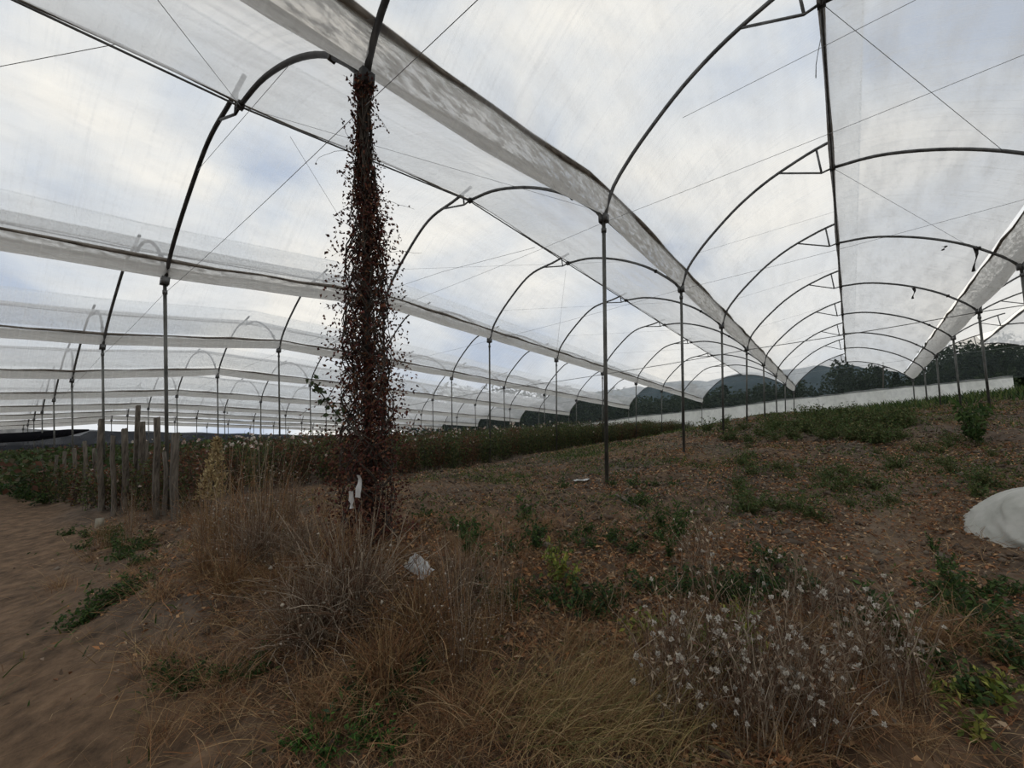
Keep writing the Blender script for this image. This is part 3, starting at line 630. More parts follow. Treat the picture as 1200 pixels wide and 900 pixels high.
for ir, (px, py) in enumerate(((30, 582), (52, 585), (72, 590), (95, 594), (112, 597), (128, 599), (142, 598), (157, 599), (172, 600), (188, 598), (214, 600), (235, 602))):
    B = G(px, py); place_bush(B[0]-0.25, B[1], (0, 4, 1, 2, 3, 4)[ir % 6], 'straggly rose bush growing among the wooden stakes, %s from left' % ordw(ir), 'rose bushes among the stakes', 0.72)
# the mass of the crop behind
n = 52000; X = rng.uniform(-34, -11.8, n); Yv = rng.uniform(-1.5, 30.5, n); row = np.round(X/1.0)*1.0; X = row+rng.normal(0, 0.22, n)
zg = H(X, Yv, False); top = 0.95+0.25*fbm(X*1.1, Yv*1.1, 3, 77)*2; C = np.stack([X, Yv, zg+top*rng.uniform(0.25, 1, n)**0.6], 1)
isred = (fbm(X*0.5, Yv*0.5, 2, 78) > 0.05)[:, None]
c = np.where(isred, mixcol(n, [(0.095, 0.045, 0.028), (0.07, 0.055, 0.026)], 0.2), mixcol(n, [(0.045, 0.070, 0.024), (0.065, 0.09, 0.030), (0.035, 0.05, 0.02)], 0.2))
v, f, c = leaves(C, unit(rng.normal(size=(n, 3))), rng.normal(size=(n, 3))+[0, 0, 1], rng.uniform(0.08, 0.15, n), 0.09, c)
o = obj('rose_crop', v, f, M['leaf'], col=c); tag(o, 'dense mass of rose foliage filling the tunnels behind the front rows', 'crop', None, 'stuff')
n = 150; X = rng.uniform(-14, -8.4, n); Yv = rng.uniform(2.0, 14, n); zg = H(X, Yv, False)+rng.uniform(0.8, 1.15, n)
parts = [leaves(np.stack([X, Yv, zg], 1), rng.normal(size=(n, 3))+[0, 0, .3], rng.normal(size=(n, 3)), 0.055, 0.06, mixcol(n, [(0.62, 0.56, 0.48), (0.55, 0.40, 0.34), (0.7, 0.66, 0.60)], 0.1)) for _ in range(5)]
v, f, c = join(parts); o = obj('rose_blooms', v, f, M['fluff'], col=c); tag(o, 'scattered small pale blooms over the rose crop', 'flowers', None, 'stuff')

# ------------------------------------------------------------------ stakes at the crop edge
stk = [(205, 612, 512, 11), (183, 608, 494, 9), (194, 606, 532, 6), (146, 603, 506, 9), (133, 606, 514, 7), (118, 600, 496, 8), (160, 592, 480, 7), (166, 594, 497, 9), (100, 592, 520, 6), (88, 590, 528, 6), (76, 586, 532, 5), (66, 584, 536, 5), (58, 580, 538, 5), (171, 588, 520, 6), (110, 588, 528, 5), (50, 576, 536, 4)]
for i, (x, yb, yt, w) in enumerate(stk):
    B = G(x, yb); dd = depth(B); hh = (yb-yt)/FPX*dd/0.98; ww = w*dd/FPX
    tl = random.uniform(-0.05, 0.05); n = 5; rows = []
    for k in range(n):
        t = k/(n-1); cxk = B+UP*(-0.1+(hh+0.1)*t)+np.array([tl*t*hh+0.01*math.sin(k*2.1+i), 0.01*math.cos(k*1.7+i), 0]); s = ww/2*(1-0.12*t)
        rows.append([cxk+[sx*s*random.uniform(0.85, 1.1), sy*s*0.6, (0.04*random.random() if k == n-1 else 0)] for sx, sy in ((-1, -1), (1, -1), (1, 1), (-1, 1))])
    v = np.array(rows).reshape(-1, 3); f = []
    for k in range(n-1):
        for j in range(4): f.append([k*4+j, k*4+(j+1) % 4, (k+1)*4+(j+1) % 4, (k+1)*4+j])
    f.append([(n-1)*4+j for j in range(4)])
    o = obj('wooden_stake', v, np.array(f), M['wood'], loc=B)
    tag(o, 'grey wooden stake, %s' % ('tallest with dark top at the crop edge' if i == 6 else 'blunt thick one at the right end' if i == 0 else '%s from the right in the staggered row' % (['','second', 'third', 'sixth', 'seventh', 'eighth', '', 'fourth', 'tenth', 'eleventh', 'twelfth', 'thirteenth', 'fourteenth', 'fifth', 'ninth', 'fifteenth'][i])), 'stake', 'wooden stakes at the crop edge')
B = G(116, 618); vv, ff = box(B+[0, 0, 0.05], (0.07, 0.07, 0.14), 0.4); o = obj('marker_block', vv, ff, M['concrete'], loc=B); tag(o, 'small pale block standing on the path edge below the stakes', 'block')

# ------------------------------------------------------------------ vine on the nearest post
PX, PY = gx_of(0), 1.40; zt = float(gh(0, 1.4)); zb = float(H(np.array([PX]), np.array([PY-0.35]), False)[0])
root = empty('dry_vine', (PX, PY, zb), 'dried reddish brown climbing vine smothering the nearest post', 'vine')
DRV = (UP-0.012*RT); DRV = DRV/DRV[2]
def ax(z): return (PX-DRV[0]*(zt-z), PY-DRV[1]*(zt-z))
def vw(z):     # half width of the vine at a height
    return np.interp(z, [zb, zb+0.3, 0.2, 0.9, 1.4, 1.8, 2.2, zt], [0.29, 0.26, 0.26, 0.225, 0.195, 0.125, 0.07, 0.075])
k = 130; z0 = rng.uniform(zb, zt-0.4, k); S = 14; P = np.zeros((k, S+1, 3)); a0 = rng.uniform(0, 6.3, k); ln = rng.uniform(0.5, 1.5, k)
for s in range(S+1):
    z = np.minimum(z0+ln*s/S, zt-0.02); a = a0+2.2*np.sin(s/S*3+a0*3); r = vw(z)*(0.35+0.6*np.abs(np.sin(a0*5+s*0.5)))*0.8
    P[:, s] = np.stack([ax(z)[0]+r*np.cos(a), ax(z)[1]+r*np.sin(a), z], 1)
v, f = strands(P, 0.005, 0.003, sides=4); o = obj('vine_stems', v, f, M['bark'], root, smooth=True); o['kind'] = 'stuff'
n = 19000; z = zb+(zt-zb)*rng.uniform(0, 1, n)**1.35; a = rng.uniform(0, 6.3, n); r = vw(z)*np.abs(rng.normal(0.0, 0.55, n)+0.35*np.sin(z*9+a)); r = np.minimum(r, vw(z)*1.35)
C = np.stack([ax(z)[0]+r*np.cos(a), ax(z)[1]+r*np.sin(a), z], 1); C[:, 0] += 0.03*np.sin(z*5)
pal = [(0.105, 0.034, 0.026), (0.075, 0.026, 0.022), (0.135, 0.056, 0.034), (0.05, 0.024, 0.02), (0.16, 0.082, 0.045)]
v, f, c = leaves(C, unit(rng.normal(size=(n, 3))+[0, 0, -0.7]), rng.normal(size=(n, 3)), rng.uniform(0.016, 0.036, n), rng.uniform(0.012, 0.024, n), mixcol(n, pal, 0.25), 0.3)
o = obj('dead_leaves', v, f, M['litter'], root, col=c); o['kind'] = 'stuff'
# a few loose tendrils
k = 34; zz = rng.uniform(0.2, zt-0.1, k); az = rng.uniform(0, 6.3, k); Bq = np.stack([ax(zz)[0]+0.08*np.cos(az), ax(zz)[1]+0.08*np.sin(az), zz], 1); P = paths(Bq, az, rng.uniform(0.12, 0.42, k), rng.uniform(0.8, 1.5, k), rng.uniform(0.4, 1.6, k), 7, 0.15)
v, f = strands(P, 0.0022, 0.001); obj('tendrils', v, f, M['bark'], root)['kind'] = 'stuff'
i = rng.integers(0, k, 260); j = rng.integers(1, 8, 260); v, f, c = leaves(P[i, j], rng.normal(size=(260, 3)), rng.normal(size=(260, 3)), 0.02, 0.016, mixcol(260, pal, 0.2), 0.3); obj('tendril_leaves', v, f, M['litter'], root, col=c)['kind'] = 'stuff'
# green shoot at left
A0 = on_y(398, 490, 1.4); A1 = on_y(378, 463, 1.4); A2 = on_y(366, 447, 1.4)
v, f = tube(np.array([A0, A1, A2]), 0.005, 5); obj('green_shoot', v, f, M['bark'], root)
n = 34; t = rng.uniform(0, 1, n)[:, None]; C = np.where(t < 0.5, A0+(A1-A0)*t*2, A1+(A2-A1)*(t*2-1))+rng.normal(0, 0.02, (n, 3)); v, f, c = leaves(C, rng.normal(size=(n, 3)), rng.normal(size=(n, 3)), 0.05, 0.034, mixcol(n, [(0.035, 0.05, 0.02), (0.05, 0.07, 0.03)])); obj('green_leaves', v, f, M['leaf'], root, col=c)['kind'] = 'stuff'
# tags on the vine
def sheet(name, P, lab, cat, mat, crump=0.01, nx=7, ny=7, thick=0.002):
    P = [np.asarray(p, dtype=float) for p in P]; Q = np.zeros((ny, nx, 3))
    nrm = np.cross(P[1]-P[0], P[3]-P[0]); nrm /= np.linalg.norm(nrm)
    for j in range(ny):
        for i in range(nx):
            u, w = i/(nx-1), j/(ny-1); Q[j, i] = (P[0]*(1-u)+P[1]*u)*(1-w)+(P[3]*(1-u)+P[2]*u)*w+nrm*crump*random.uniform(-1, 1)+rng.normal(0, crump*0.3, 3)
    v, f = grid(Q); vj, fj, _ = join([(v, f), (v-nrm*thick, f[:, ::-1])]); o = obj(name, vj, fj, mat, loc=P[0]); tag(o, lab, cat); return o
cy = 0.93
sheet('paper_tag', [on_y(418, 556, cy), on_y(423, 557, cy), on_y(423, 584, cy+0.02), on_y(419, 583, cy+0.02)], 'upper torn white plastic tag stuck in the base of the vine', 'tag', M['paper'], 0.006, 4, 6)
sheet('paper_tag', [on_y(410, 575, cy), on_y(414, 576, cy), on_y(414, 596, cy+0.02), on_y(410, 596, cy+0.02)], 'lower white plastic tag stuck in the base of the vine', 'tag', M['paper'], 0.005, 4, 5)
B = G(490, 690); yy = B[1]
sheet('plastic_scrap', [on_y(474, 664, yy), on_y(487, 648, yy), on_y(509, 667, yy-0.05), on_y(497, 680, yy-0.06)], 'crumpled white plastic scrap caught on dry stems right of the vine', 'scrap', M['paper'], 0.014, 8, 8)
B = G(680, 567); sheet('plastic_scrap', [B+[-.14, -.08, .05], B+[.12, -.06, .06], B+[.14, .09, .07], B+[-.10, .07, .06]], 'flat pale scrap lying on the soil left of the second post', 'scrap', M['paper'], 0.012)
A_, B_ = G(722, 586), G(752, 602); vv, ff = tube(np.array([A_+[0, 0, .06], (A_+B_)/2+[0, 0, .05], B_+[0, 0, .04]]), 0.014, 6); o = obj('stick', vv, ff, M['wood'], smooth=True, loc=A_); tag(o, 'pale stick lying on the soil right of the second post', 'stick')
A_, B_ = G(990, 752), G(1020, 748); vv, ff = tube(np.array([A_+[0, 0, .06], B_+[0, 0, .06]]), 0.008, 6); o = obj('stick', vv, ff, M['wood'], smooth=True, loc=A_); tag(o, 'short pale stick in dark weeds at lower right', 'stick')

# ------------------------------------------------------------------ white sack at the right edge
SB = G(1236, 642); dd = depth(SB); R_ = 84*dd/FPX
n, m_ = 140, 64; V = np.zeros((m_, n, 3))
for j in range(m_):
    ph = math.pi/2*(j/(m_-1)); zz = math.sin(ph)**0.8; rr = math.cos(ph)**0.6
    for i in range(n):
        a = 2*math.pi*i/n
        p0 = rr*math.cos(a); q0 = rr*math.sin(a); s1 = -p0*0.75+zz*0.8-q0*0.45; t1 = p0*0.7+zz*0.7
        nz = float(fbm(np.array([s1*4.2+3]), np.array([t1*1.3+q0*0.8]), 2, 91)[0]); nz2 = float(fbm(np.array([s1*9+8]), np.array([t1*2.2+q0]), 2, 93)[0])
        cr_ = (0.065*max(0.0, 1-abs(nz)*4.5)**1.5+0.03*max(0.0, 1-abs(nz2)*4.5))*(1.15-0.5*zz)
        s_ = 0.95+cr_+0.10*float(fbm(np.array([a*1.0]), np.array([zz*1.6]), 2, 91)[0])+0.04*math.cos(a*3+0.6)
        V[j, i] = SB+RT*(rr*math.cos(a)*R_*s_+0.25*R_*zz)+np.array([-RT[1], RT[0], 0])*(rr*math.sin(a)*R_*0.85*s_*(1+cr_))+UP*(zz*R_*0.90*(1+0.3*cr_)-0.03)
v = V.reshape(-1, 3); f = []
for j in range(m_-1):
    for i in range(n): f.append([j*n+i, j*n+(i+1) % n, (j+1)*n+(i+1) % n, (j+1)*n+i])
o = obj('white_sack', v, np.array(f), M['sack'], smooth=True, loc=SB); tag(o, 'crumpled white woven plastic sack lying at the right edge of the plot', 'sack')

# ------------------------------------------------------------------ ground cover that nobody could count
def inview(x, y, zoff=0, marg=80):
    P = np.stack([x, y, base_h(x, y)+zoff], 1); d = P@FW; px = 600+FPX*(P@RT)/np.maximum(d, 1e-3); py = 450-FPX*(P@UP)/np.maximum(d, 1e-3)
    return (d > 0.5) & (px > -marg) & (px < 1200+marg) & (py < 900+marg*2), px, py, d
def scatter(n, seed, dmax=22, power=1.5):
    """points over the visible ground, denser towards the camera"""
    r = 0.9+(dmax-0.9)*rng.uniform(0, 1, n)**power; a = rng.uniform(-0.93, 0.93, n)+0.0
    x = r*np.sin(-YAW+a)/1.0; y = r*np.cos(-YAW+a)
    ok, px, py, d = inview(x, y); return x[ok], y[ok], px[ok], py[ok], d[ok]
# clods of soil
x, y, px, py, d = scatter(85000, 1, 26, 1.25); pmk = path_mask(x, y)+bare_mask(x, y)
k = (rng.uniform(0, 1, len(x)) > pmk*1.1+0.1) & (x > -8) & ((y > 3.0) | (rng.uniform(0, 1, len(x)) < 0.25)) & (fbm(x*1.2, y*1.2, 3, 12) > -0.02); x, y, d = x[k], y[k], d[k]
n = len(x); sz = (0.007+0.034*rng.uniform(0, 1, n)**4.0)*(0.75+0.06*d)
v, f, c = lumps(np.stack([x, y, H(x, y)+sz*0.3], 1), sz, mixcol(n, [(0.095, 0.066, 0.047), (0.125, 0.090, 0.064), (0.065, 0.050, 0.038), (0.155, 0.125, 0.095)], 0.15))
big = np.stack([np.r_[rng.uniform(-2.3, 2.5, 500)], np.r_[rng.uniform(3.6, 14, 500)]], 1); zb_ = H(big[:, 0], big[:, 1]); bs = rng.uniform(0.03, 0.085, 500)
v, f, c = join([(v, f, c), lumps(np.stack([big[:, 0], big[:, 1], zb_], 1), bs, mixcol(500, [(0.10, 0.076, 0.056), (0.13, 0.105, 0.08)], 0.15), 0.5)])
o = obj('soil_clods', v, f, M['clod'], col=c); tag(o, 'rough crumbly soil clods over the bare plot', 'soil', None, 'stuff')
# dead leaf litter
x, y, px, py, d = scatter(250000, 2, 24, 1.25); dens = np.clip(fbm(x*0.9+3, y*0.9, 4, 13)*5.5+0.45, 0.10, 1)
dens = dens*np.where(x < -3.2, 0.35, 1)*(1-path_mask(x, y))*np.clip((np.hypot(x, y)-0.9)/1.2, 0.25, 1)*np.where(y < 0.75, 0.15, 1)*(1-bare_mask(x, y)*0.6)*np.clip((x+9)/1.5, 0, 1)
k = rng.uniform(0, 1, len(x)) < dens; x, y, d = x[k], y[k], d[k]; n = len(x)
C = np.stack([x, y, H(x, y)+rng.uniform(0.004, 0.022, n)], 1)
v, f, c = leaves(C, unit(rng.normal(size=(n, 3))*[1, 1, 0.35]), rng.normal(size=(n, 3))*0.6+[0, 0, 1], rng.uniform(0.018, 0.046, n)*(0.9+0.07*d), rng.uniform(0.008, 0.022, n)*(0.9+0.07*d), mixcol(n, LIT, 0.25), 0.3)
o = obj('leaf_litter', v, f, M['litter'], col=c); tag(o, 'orange brown dead leaf litter strewn over the plot', 'litter', None, 'stuff')
# dry straw carpet in the foreground
x, y, px, py, d = scatter(120000, 3, 9, 1.35)
zone = np.exp(-(((px-420)/330)**2+((py-800)/190)**2))+np.exp(-(((px-720)/190)**2+((py-790)/130)**2))+0.8*np.exp(-(((px-1120)/100)**2+((py-640)/60)**2))+0.7*np.exp(-(((px-1000)/260)**2+((py-880)/90)**2))+0.12
zone = zone*(1-path_mask(x, y)*0.96)*(0.55+1.6*np.clip(fbm(x*2, y*2, 3, 14)+0.25, 0, 1)); k = rng.uniform(0, 1, len(x)) < zone*0.8; x, y, d = x[k], y[k], d[k]; n = len(x)
B = np.stack([x, y, H(x, y)+0.005], 1); P = paths(B, rng.uniform(0, 6.3, n), rng.uniform(0.05, 0.20, n), rng.uniform(0.7, 1.45, n), rng.uniform(0, 0.6, n), 3, 0.12)
v, f, c = blades(P, rng.uniform(0.0015, 0.0035, n), mixcol(n, STRAW+[(0.24, 0.13, 0.07)], 0.2), 0.6)
o = obj('dry_straw', v, f, M['straw'], col=c); tag(o, 'matted tan straw and dead grass covering the foreground ground', 'straw', None, 'stuff')
# thin green growth spread over the plot further back
x, y, px, py, d = scatter(110000, 4, 30, 0.95)
dens = np.clip(fbm(x*0.55+9, y*0.55, 4, 15)*3.5+0.12, 0.05, 1)*np.clip((y-4.5)/4, 0.12, 1)*np.where(x < -7.6, 0, 1)+np.where((y > 17) & (x > -3), 0.35, 0); k = rng.uniform(0, 1, len(x)) < dens*0.95; x, y, d = x[k], y[k], d[k]; n = len(x)
B = np.stack([x, y, H(x, y)], 1); P = paths(B, rng.uniform(0, 6.3, n), rng.uniform(0.03, 0.11, n)*(1+0.03*d), rng.uniform(0.2, 1.1, n), rng.uniform(0.2, 1.0, n), 2)
v, f, c = blades(P, 0.006+0.0012*d, mixcol(n, GREEN+[(0.12, 0.13, 0.035), (0.17, 0.15, 0.05), (0.09, 0.13, 0.03)], 0.2), 0.8)
o = obj('low_grass', v, f, M['leaf'], col=c); tag(o, 'sparse low green grass spreading over the far part of the plot', 'grass', None, 'stuff')
x, y, px, py, d = scatter(90000, 5, 28, 1.0)
dens = np.clip(fbm(x*0.75+31, y*0.75, 4, 16)*4.5-0.15, 0, 1)*np.clip((y-2.2)/3, 0.1, 1)*np.where(x < -7.4, 0, 1)*(1-path_mask(x, y)); k = rng.uniform(0, 1, len(x)) < dens; x, y, d = x[k], y[k], d[k]; n = len(x)
C = np.repeat(np.stack([x, y, H(x, y)+0.01], 1), 3, 0)+rng.normal(0, 0.018, (n*3, 3))*[1, 1, 0.5]+[0, 0, 0.012]; dd = np.repeat(d, 3)
v, f, c = leaves(C, rng.normal(size=(n*3, 3))+[0, 0, 0.5], rng.normal(size=(n*3, 3))*0.5+[0, 0, 1], rng.uniform(0.02, 0.04, n*3)*(0.8+0.07*dd), 0.016*(0.8+0.07*dd), mixcol(n*3, GREEN+[(0.09, 0.12, 0.03), (0.13, 0.13, 0.045)], 0.25))
o = obj('low_weeds', v, f, M['leaf'], col=c); tag(o, 'patches of tiny creeping weeds on the bare plot', 'weeds', None, 'stuff')
# grass field beyond and to the right
n = 26000; x = rng.uniform(-9, 16, n); y = rng.uniform(19, 50, n); k = ((x > 5) | (y > 24)) & (np.abs(y-32.8) > 0.5); x, y = x[k], y[k]; n = len(x)
P = paths(np.stack([x, y, H(x, y)], 1), rng.uniform(0, 6.3, n), rng.uniform(0.15, 0.4, n), rng.uniform(0, 0.5, n), rng.uniform(0.1, 0.6, n), 2)
v, f, c = blades(P, 0.05, mixcol(n, GREEN+[(0.13, 0.15, 0.05), (0.12, 0.15, 0.05)], 0.2), 0.8); o = obj('field_grass', v, f, M['leaf'], col=c); tag(o, 'taller green grass at the far right end of the plot', 'grass', None, 'stuff')

# ------------------------------------------------------------------ plants: prototypes
def part_col(name, t, root, mat, stuff=False):
    v, f, c = t; o = obj(name, v, f, mat, root, col=c)
    o['kind'] = 'stuff'; return o
def weed(pal, n=170, rad=0.13, h=0.11, lf=0.035, name='green_weed', stems=14):
    root = empty(name, (0, 0, 0)); az = rng.uniform(0, 6.3, stems); P = paths(np.zeros((stems, 3))+rng.normal(0, 0.01, (stems, 3))*[1, 1, 0], az, rng.uniform(0.5, 1.2, stems)*math.hypot(rad, h), rng.uniform(0.2, 1.2, stems)*min(1.0, rad/h), rng.uniform(0, 0.7, stems), 5, 0.1)
    part_col('stems', strands(P, 0.0022, 0.001, mixcol(stems, [(0.10, 0.10, 0.04), (0.12, 0.08, 0.05)])), root, M['straw'])
    i = rng.integers(0, stems, n); t = rng.uniform(0.15, 1, n)*5; j = np.minimum(t.astype(int), 4); u = (t-j)[:, None]; C = P[i, j]*(1-u)+P[i, j+1]*u+rng.normal(0, 0.006, (n, 3)); C[:, 2] = np.maximum(C[:, 2], 0.004)
    part_col('leaves', leaves(C, rng.normal(size=(n, 3))+[0, 0, 0.35], rng.normal(size=(n, 3))*0.6+[0, 0, 1], lf*rng.uniform(0.6, 1.3, n), lf*0.5, mixcol(n, pal, 0.22)), root, M['leaf'])
    return root
def dry_shrub(n=240, h=0.5, spread=0.9, name='dry_shrub', pal=GREYD, r=0.0022, heads=0):
    root = empty(name, (0, 0, 0)); P = paths(rng.normal(0, 0.05, (n, 3))*[1, 1, 0], rng.uniform(0, 6.3, n), rng.uniform(0.45, 1.15, n)*h*1.2, np.abs(rng.normal(0, 0.5, n))*spread, rng.normal(0.5, 0.7, n)*spread, 7, 0.10)
    P[:, :, 2] = np.maximum(P[:, :, 2], 0.005)
    T = [strands(P, r, r*0.45, mixcol(n, pal, 0.2))]; m = n*2; i = rng.integers(0, n, m); j = rng.integers(1, 6, m)
    Q = paths(P[i, j], rng.uniform(0, 6.3, m), rng.uniform(0.05, 0.22, m)*h*1.6, rng.uniform(0, 1.6, m), rng.normal(0, 0.6, m), 3, 0.15); Q[:, :, 2] = np.maximum(Q[:, :, 2], 0.004)
    part_col('stems', T[0], root, M['straw']); part_col('twigs', strands(Q, r*0.55, r*0.3, mixcol(m, pal, 0.2)), root, M['straw'])
    if heads:
        i = rng.integers(0, m, heads); C = Q[i, -1]; part_col('seed_husks', lumps(C, rng.uniform(0.004, 0.009, heads), mixcol(heads, [(0.40, 0.35, 0.28), (0.30, 0.24, 0.18)]), 1.0), root, M['straw'])
    return root
def seed_plant(n=8, h=0.38, heads=5):
    root = empty('seedhead_plant', (0, 0, 0)); P = paths(rng.normal(0, 0.025, (n, 3))*[1, 1, 0], rng.uniform(0, 6.3, n), rng.uniform(0.6, 1.05, n)*h, rng.uniform(0, 0.35, n), rng.uniform(-0.1, 0.6, n), 6, 0.08)
    part_col('stems', strands(P, 0.0024, 0.0012, mixcol(n, GREYD, 0.15)), root, M['straw']); m = n*4; i = rng.integers(0, n, m); j = rng.integers(2, 7, m)
    Q = paths(P[i, j], rng.uniform(0, 6.3, m), rng.uniform(0.04, 0.15, m), rng.uniform(0.2, 1.0, m), rng.normal(0, 0.4, m), 3, 0.1); part_col('twigs', strands(Q, 0.0013, 0.0008, mixcol(m, GREYD, 0.15)), root, M['straw'])
    k = 30; i = rng.integers(0, m, k); part_col('dry_leaves', leaves(Q[i, 2], rng.normal(size=(k, 3))+[0, 0, -0.3], rng.normal(size=(k, 3)), 0.024, 0.009, mixcol(k, GREYD, 0.2), 0.4), root, M['straw'])
    # each head: a small tuft of pale fluff
    i = rng.permutation(m)[:heads]; C = Q[i, -1]; q = []
    for p in C:
        nn = 20; s = rng.uniform(0.008, 0.014); q.append(leaves(np.repeat(p[None], nn, 0), rng.normal(size=(nn, 3))+[0, 0, 0.5], rng.normal(size=(nn, 3)), s*rng.uniform(0.8, 1.3, nn), s*0.7, mixcol(nn, [(0.72, 0.68, 0.61), (0.50, 0.45, 0.38)], 0.1), 0.3))
    part_col('seed_fluff', join(q), root, M['fluff']); return root
def tuft(n=170, h=0.34, pal=STRAW, lean=(1.0, 0.0), name='grass_tuft', w=0.0028, az0=None, azs=6.3):
    root = empty(name, (0, 0, 0)); az = rng.uniform(0, 6.3, n) if az0 is None else rng.normal(az0, 0.9, n)
    P = paths(rng.normal(0, 0.07, (n, 3))*[1, 1, 0], az, rng.uniform(0.4, 1.25, n)*h, rng.uniform(0.1, 1.1, n), rng.uniform(0.2, 1.7, n), 6, 0.09); P[:, :, 2] = np.maximum(P[:, :, 2], 0.004)
    part_col('blades', blades(P, rng.uniform(0.6, 1.3, n)*w, mixcol(n, pal, 0.2), 0.8), root, M['straw']); return root
OLIVE = [(0.22, 0.18, 0.07), (0.32, 0.24, 0.10), (0.15, 0.14, 0.05), (0.40, 0.29, 0.15)]
PR = {}
PR['weed'] = [weed(GREEN) for _ in range(3)]
PR['bigweed'] = [weed(GREEN+[(0.03, 0.06, 0.03)], 330, 0.17, 0.18, 0.034, stems=22) for _ in range(2)]
PR['farweed'] = [weed([(0.075, 0.115, 0.035), (0.10, 0.13, 0.045), (0.055, 0.09, 0.03), (0.13, 0.13, 0.05)], 330, 0.17, 0.17, 0.034, stems=22) for _ in range(3)]
PR['tallweed'] = [weed(GREEN, 150, 0.06, 0.34, 0.045, stems=5) for _ in range(2)]
PR['lime'] = [weed(LIME, 60, 0.07, 0.13, 0.035, 'lime_weed', 7) for _ in range(2)]
PR['bright'] = [weed([(0.05, 0.12, 0.025), (0.075, 0.155, 0.03), (0.035, 0.08, 0.02)], 330, 0.17, 0.13, 0.032, stems=20) for _ in range(2)]
PR['shrub'] = [dry_shrub(300, 0.40, 1.2, heads=80), dry_shrub(260, 0.36, 1.4, heads=60), dry_shrub(220, 0.32, 1.1, pal=STRAW)]
PR['tall'] = [dry_shrub(34, 0.68, 0.35, 'dry_weed', STRAW+GREYD, 0.0022, 70), dry_shrub(30, 0.5, 0.5, 'dry_weed', STRAW, 0.0018, 50)]
PR['seed'] = [seed_plant() for _ in range(4)]
PR['tuft'] = [tuft() for _ in range(2)]
PR['olive'] = [tuft(100, 0.30, OLIVE+STRAW[:2], name='grass_tuft', w=0.0022, az0=0.5) for _ in range(2)]
PU = set()
def place(kind, px, py, lab, cat, s=1.0, group=None, P=None, sz=None):
    B = G(px, py) if P is None else P
    B = np.array([B[0], B[1], float(H(np.array([B[0]]), np.array([B[1]]), True)[0])-0.005]); i = random.randrange(len(PR[kind])); key = (kind, i); sc = s if sz is None else (s, s, sz)
    rz = random.uniform(0, 6.3) if kind != 'olive' else random.uniform(-0.5, 0.5)
    if key in PU: o = copy_tree(PR[kind][i], B, rz, sc)
    else: o = PR[kind][i]; o.location = [float(q) for q in B]; o.rotation_euler = upright(rz); o.scale = (sc, sc, sc) if np.isscalar(sc) else sc; PU.add(key)
    return tag(o, lab, cat, group)
def many(kind, pts, lab, cat, s=(0.8, 1.2), group=None):
    for i, p in enumerate(sorted(pts, key=lambda q: q[0])):
        k = p[2] if len(p) > 2 else 1.0
        place(kind, p[0], p[1], lab+', %s from left' % ordw(i), cat, random.uniform(*s)*k, group or lab)
def area(n, x0, x1, y0, y1): return [(random.uniform(x0, x1), random.uniform(y0, y1)) for _ in range(n)]
# big dry tangles left of centre
place('shrub', 415, 735, 'large grey tangled dry shrub in front of the vine-wrapped post', 'shrub', 1.35)
place('shrub', 490, 760, 'tangled dry shrub right of the largest tangle, below the white scrap', 'shrub', 1.05)
place('shrub', 360, 760, 'spreading dry tangle at the left foot of the largest shrub', 'shrub', 0.95)
place('shrub', 455, 820, 'dark dry tangle low in the foreground above the green ivy', 'shrub', 0.9)
place('shrub', 395, 680, 'dry tangle close behind the largest shrub near the vine base', 'shrub', 1.0)
place('shrub', 540, 720, 'thin dry tangle right of the white plastic scrap', 'shrub', 0.8)
many('shrub', [(270, 700), (300, 670), (245, 680), (330, 700), (355, 665)], 'brown bushy dry shrub left of the vine below the tall dry weeds', 'shrub', (0.7, 0.95))
many('tall', [(285, 650), (310, 655), (300, 640), (270, 645), (330, 640), (255, 655)], 'tall tan dry weed in the stand left of the vine-wrapped post', 'weed', (0.9, 1.15))
many('tall', area(22, 110, 400, 598, 650), 'thin dry weed in front of the rose crop', 'weed', (0.45, 0.85))
place('tall', 240, 665, 'single dark upright dead stalk rising in front of the rose crop', 'weed', 0.6)
many('tall', area(5, 520, 600, 730, 830), 'thin upright dry stems in the centre foreground', 'weed', (0.5, 0.8))
# seed head plants lower right
pts = area(30, 770, 960, 730, 895)+area(14, 720, 1040, 800, 900)+area(8, 940, 1080, 800, 900)+[(800, 670), (825, 655), (815, 690), (1010, 790)]
many('seed', pts, 'grey dry plant with white fluffy seed heads in the lower right stand', 'seedhead plant', (0.75, 1.15))
# grasses
many('olive', area(16, 570, 800, 800, 895)+area(6, 640, 860, 770, 850), 'yellowish olive arching grass tuft in the centre foreground', 'grass', (0.7, 1.1))
many('tuft', area(26, 180, 520, 690, 890), 'tan dry grass tuft in the left foreground', 'grass', (0.5, 0.9))
many('tuft', area(24, 520, 1180, 720, 890), 'tan dry grass tuft in the right foreground', 'grass', (0.45, 0.85))
many('tuft', area(14, 420, 640, 620, 700), 'small dry grass tuft beside the vine base', 'grass', (0.35, 0.6))
many('tuft', area(16, 60, 380, 610, 690), 'pale dry grass tuft along the path edge', 'grass', (0.35, 0.65))
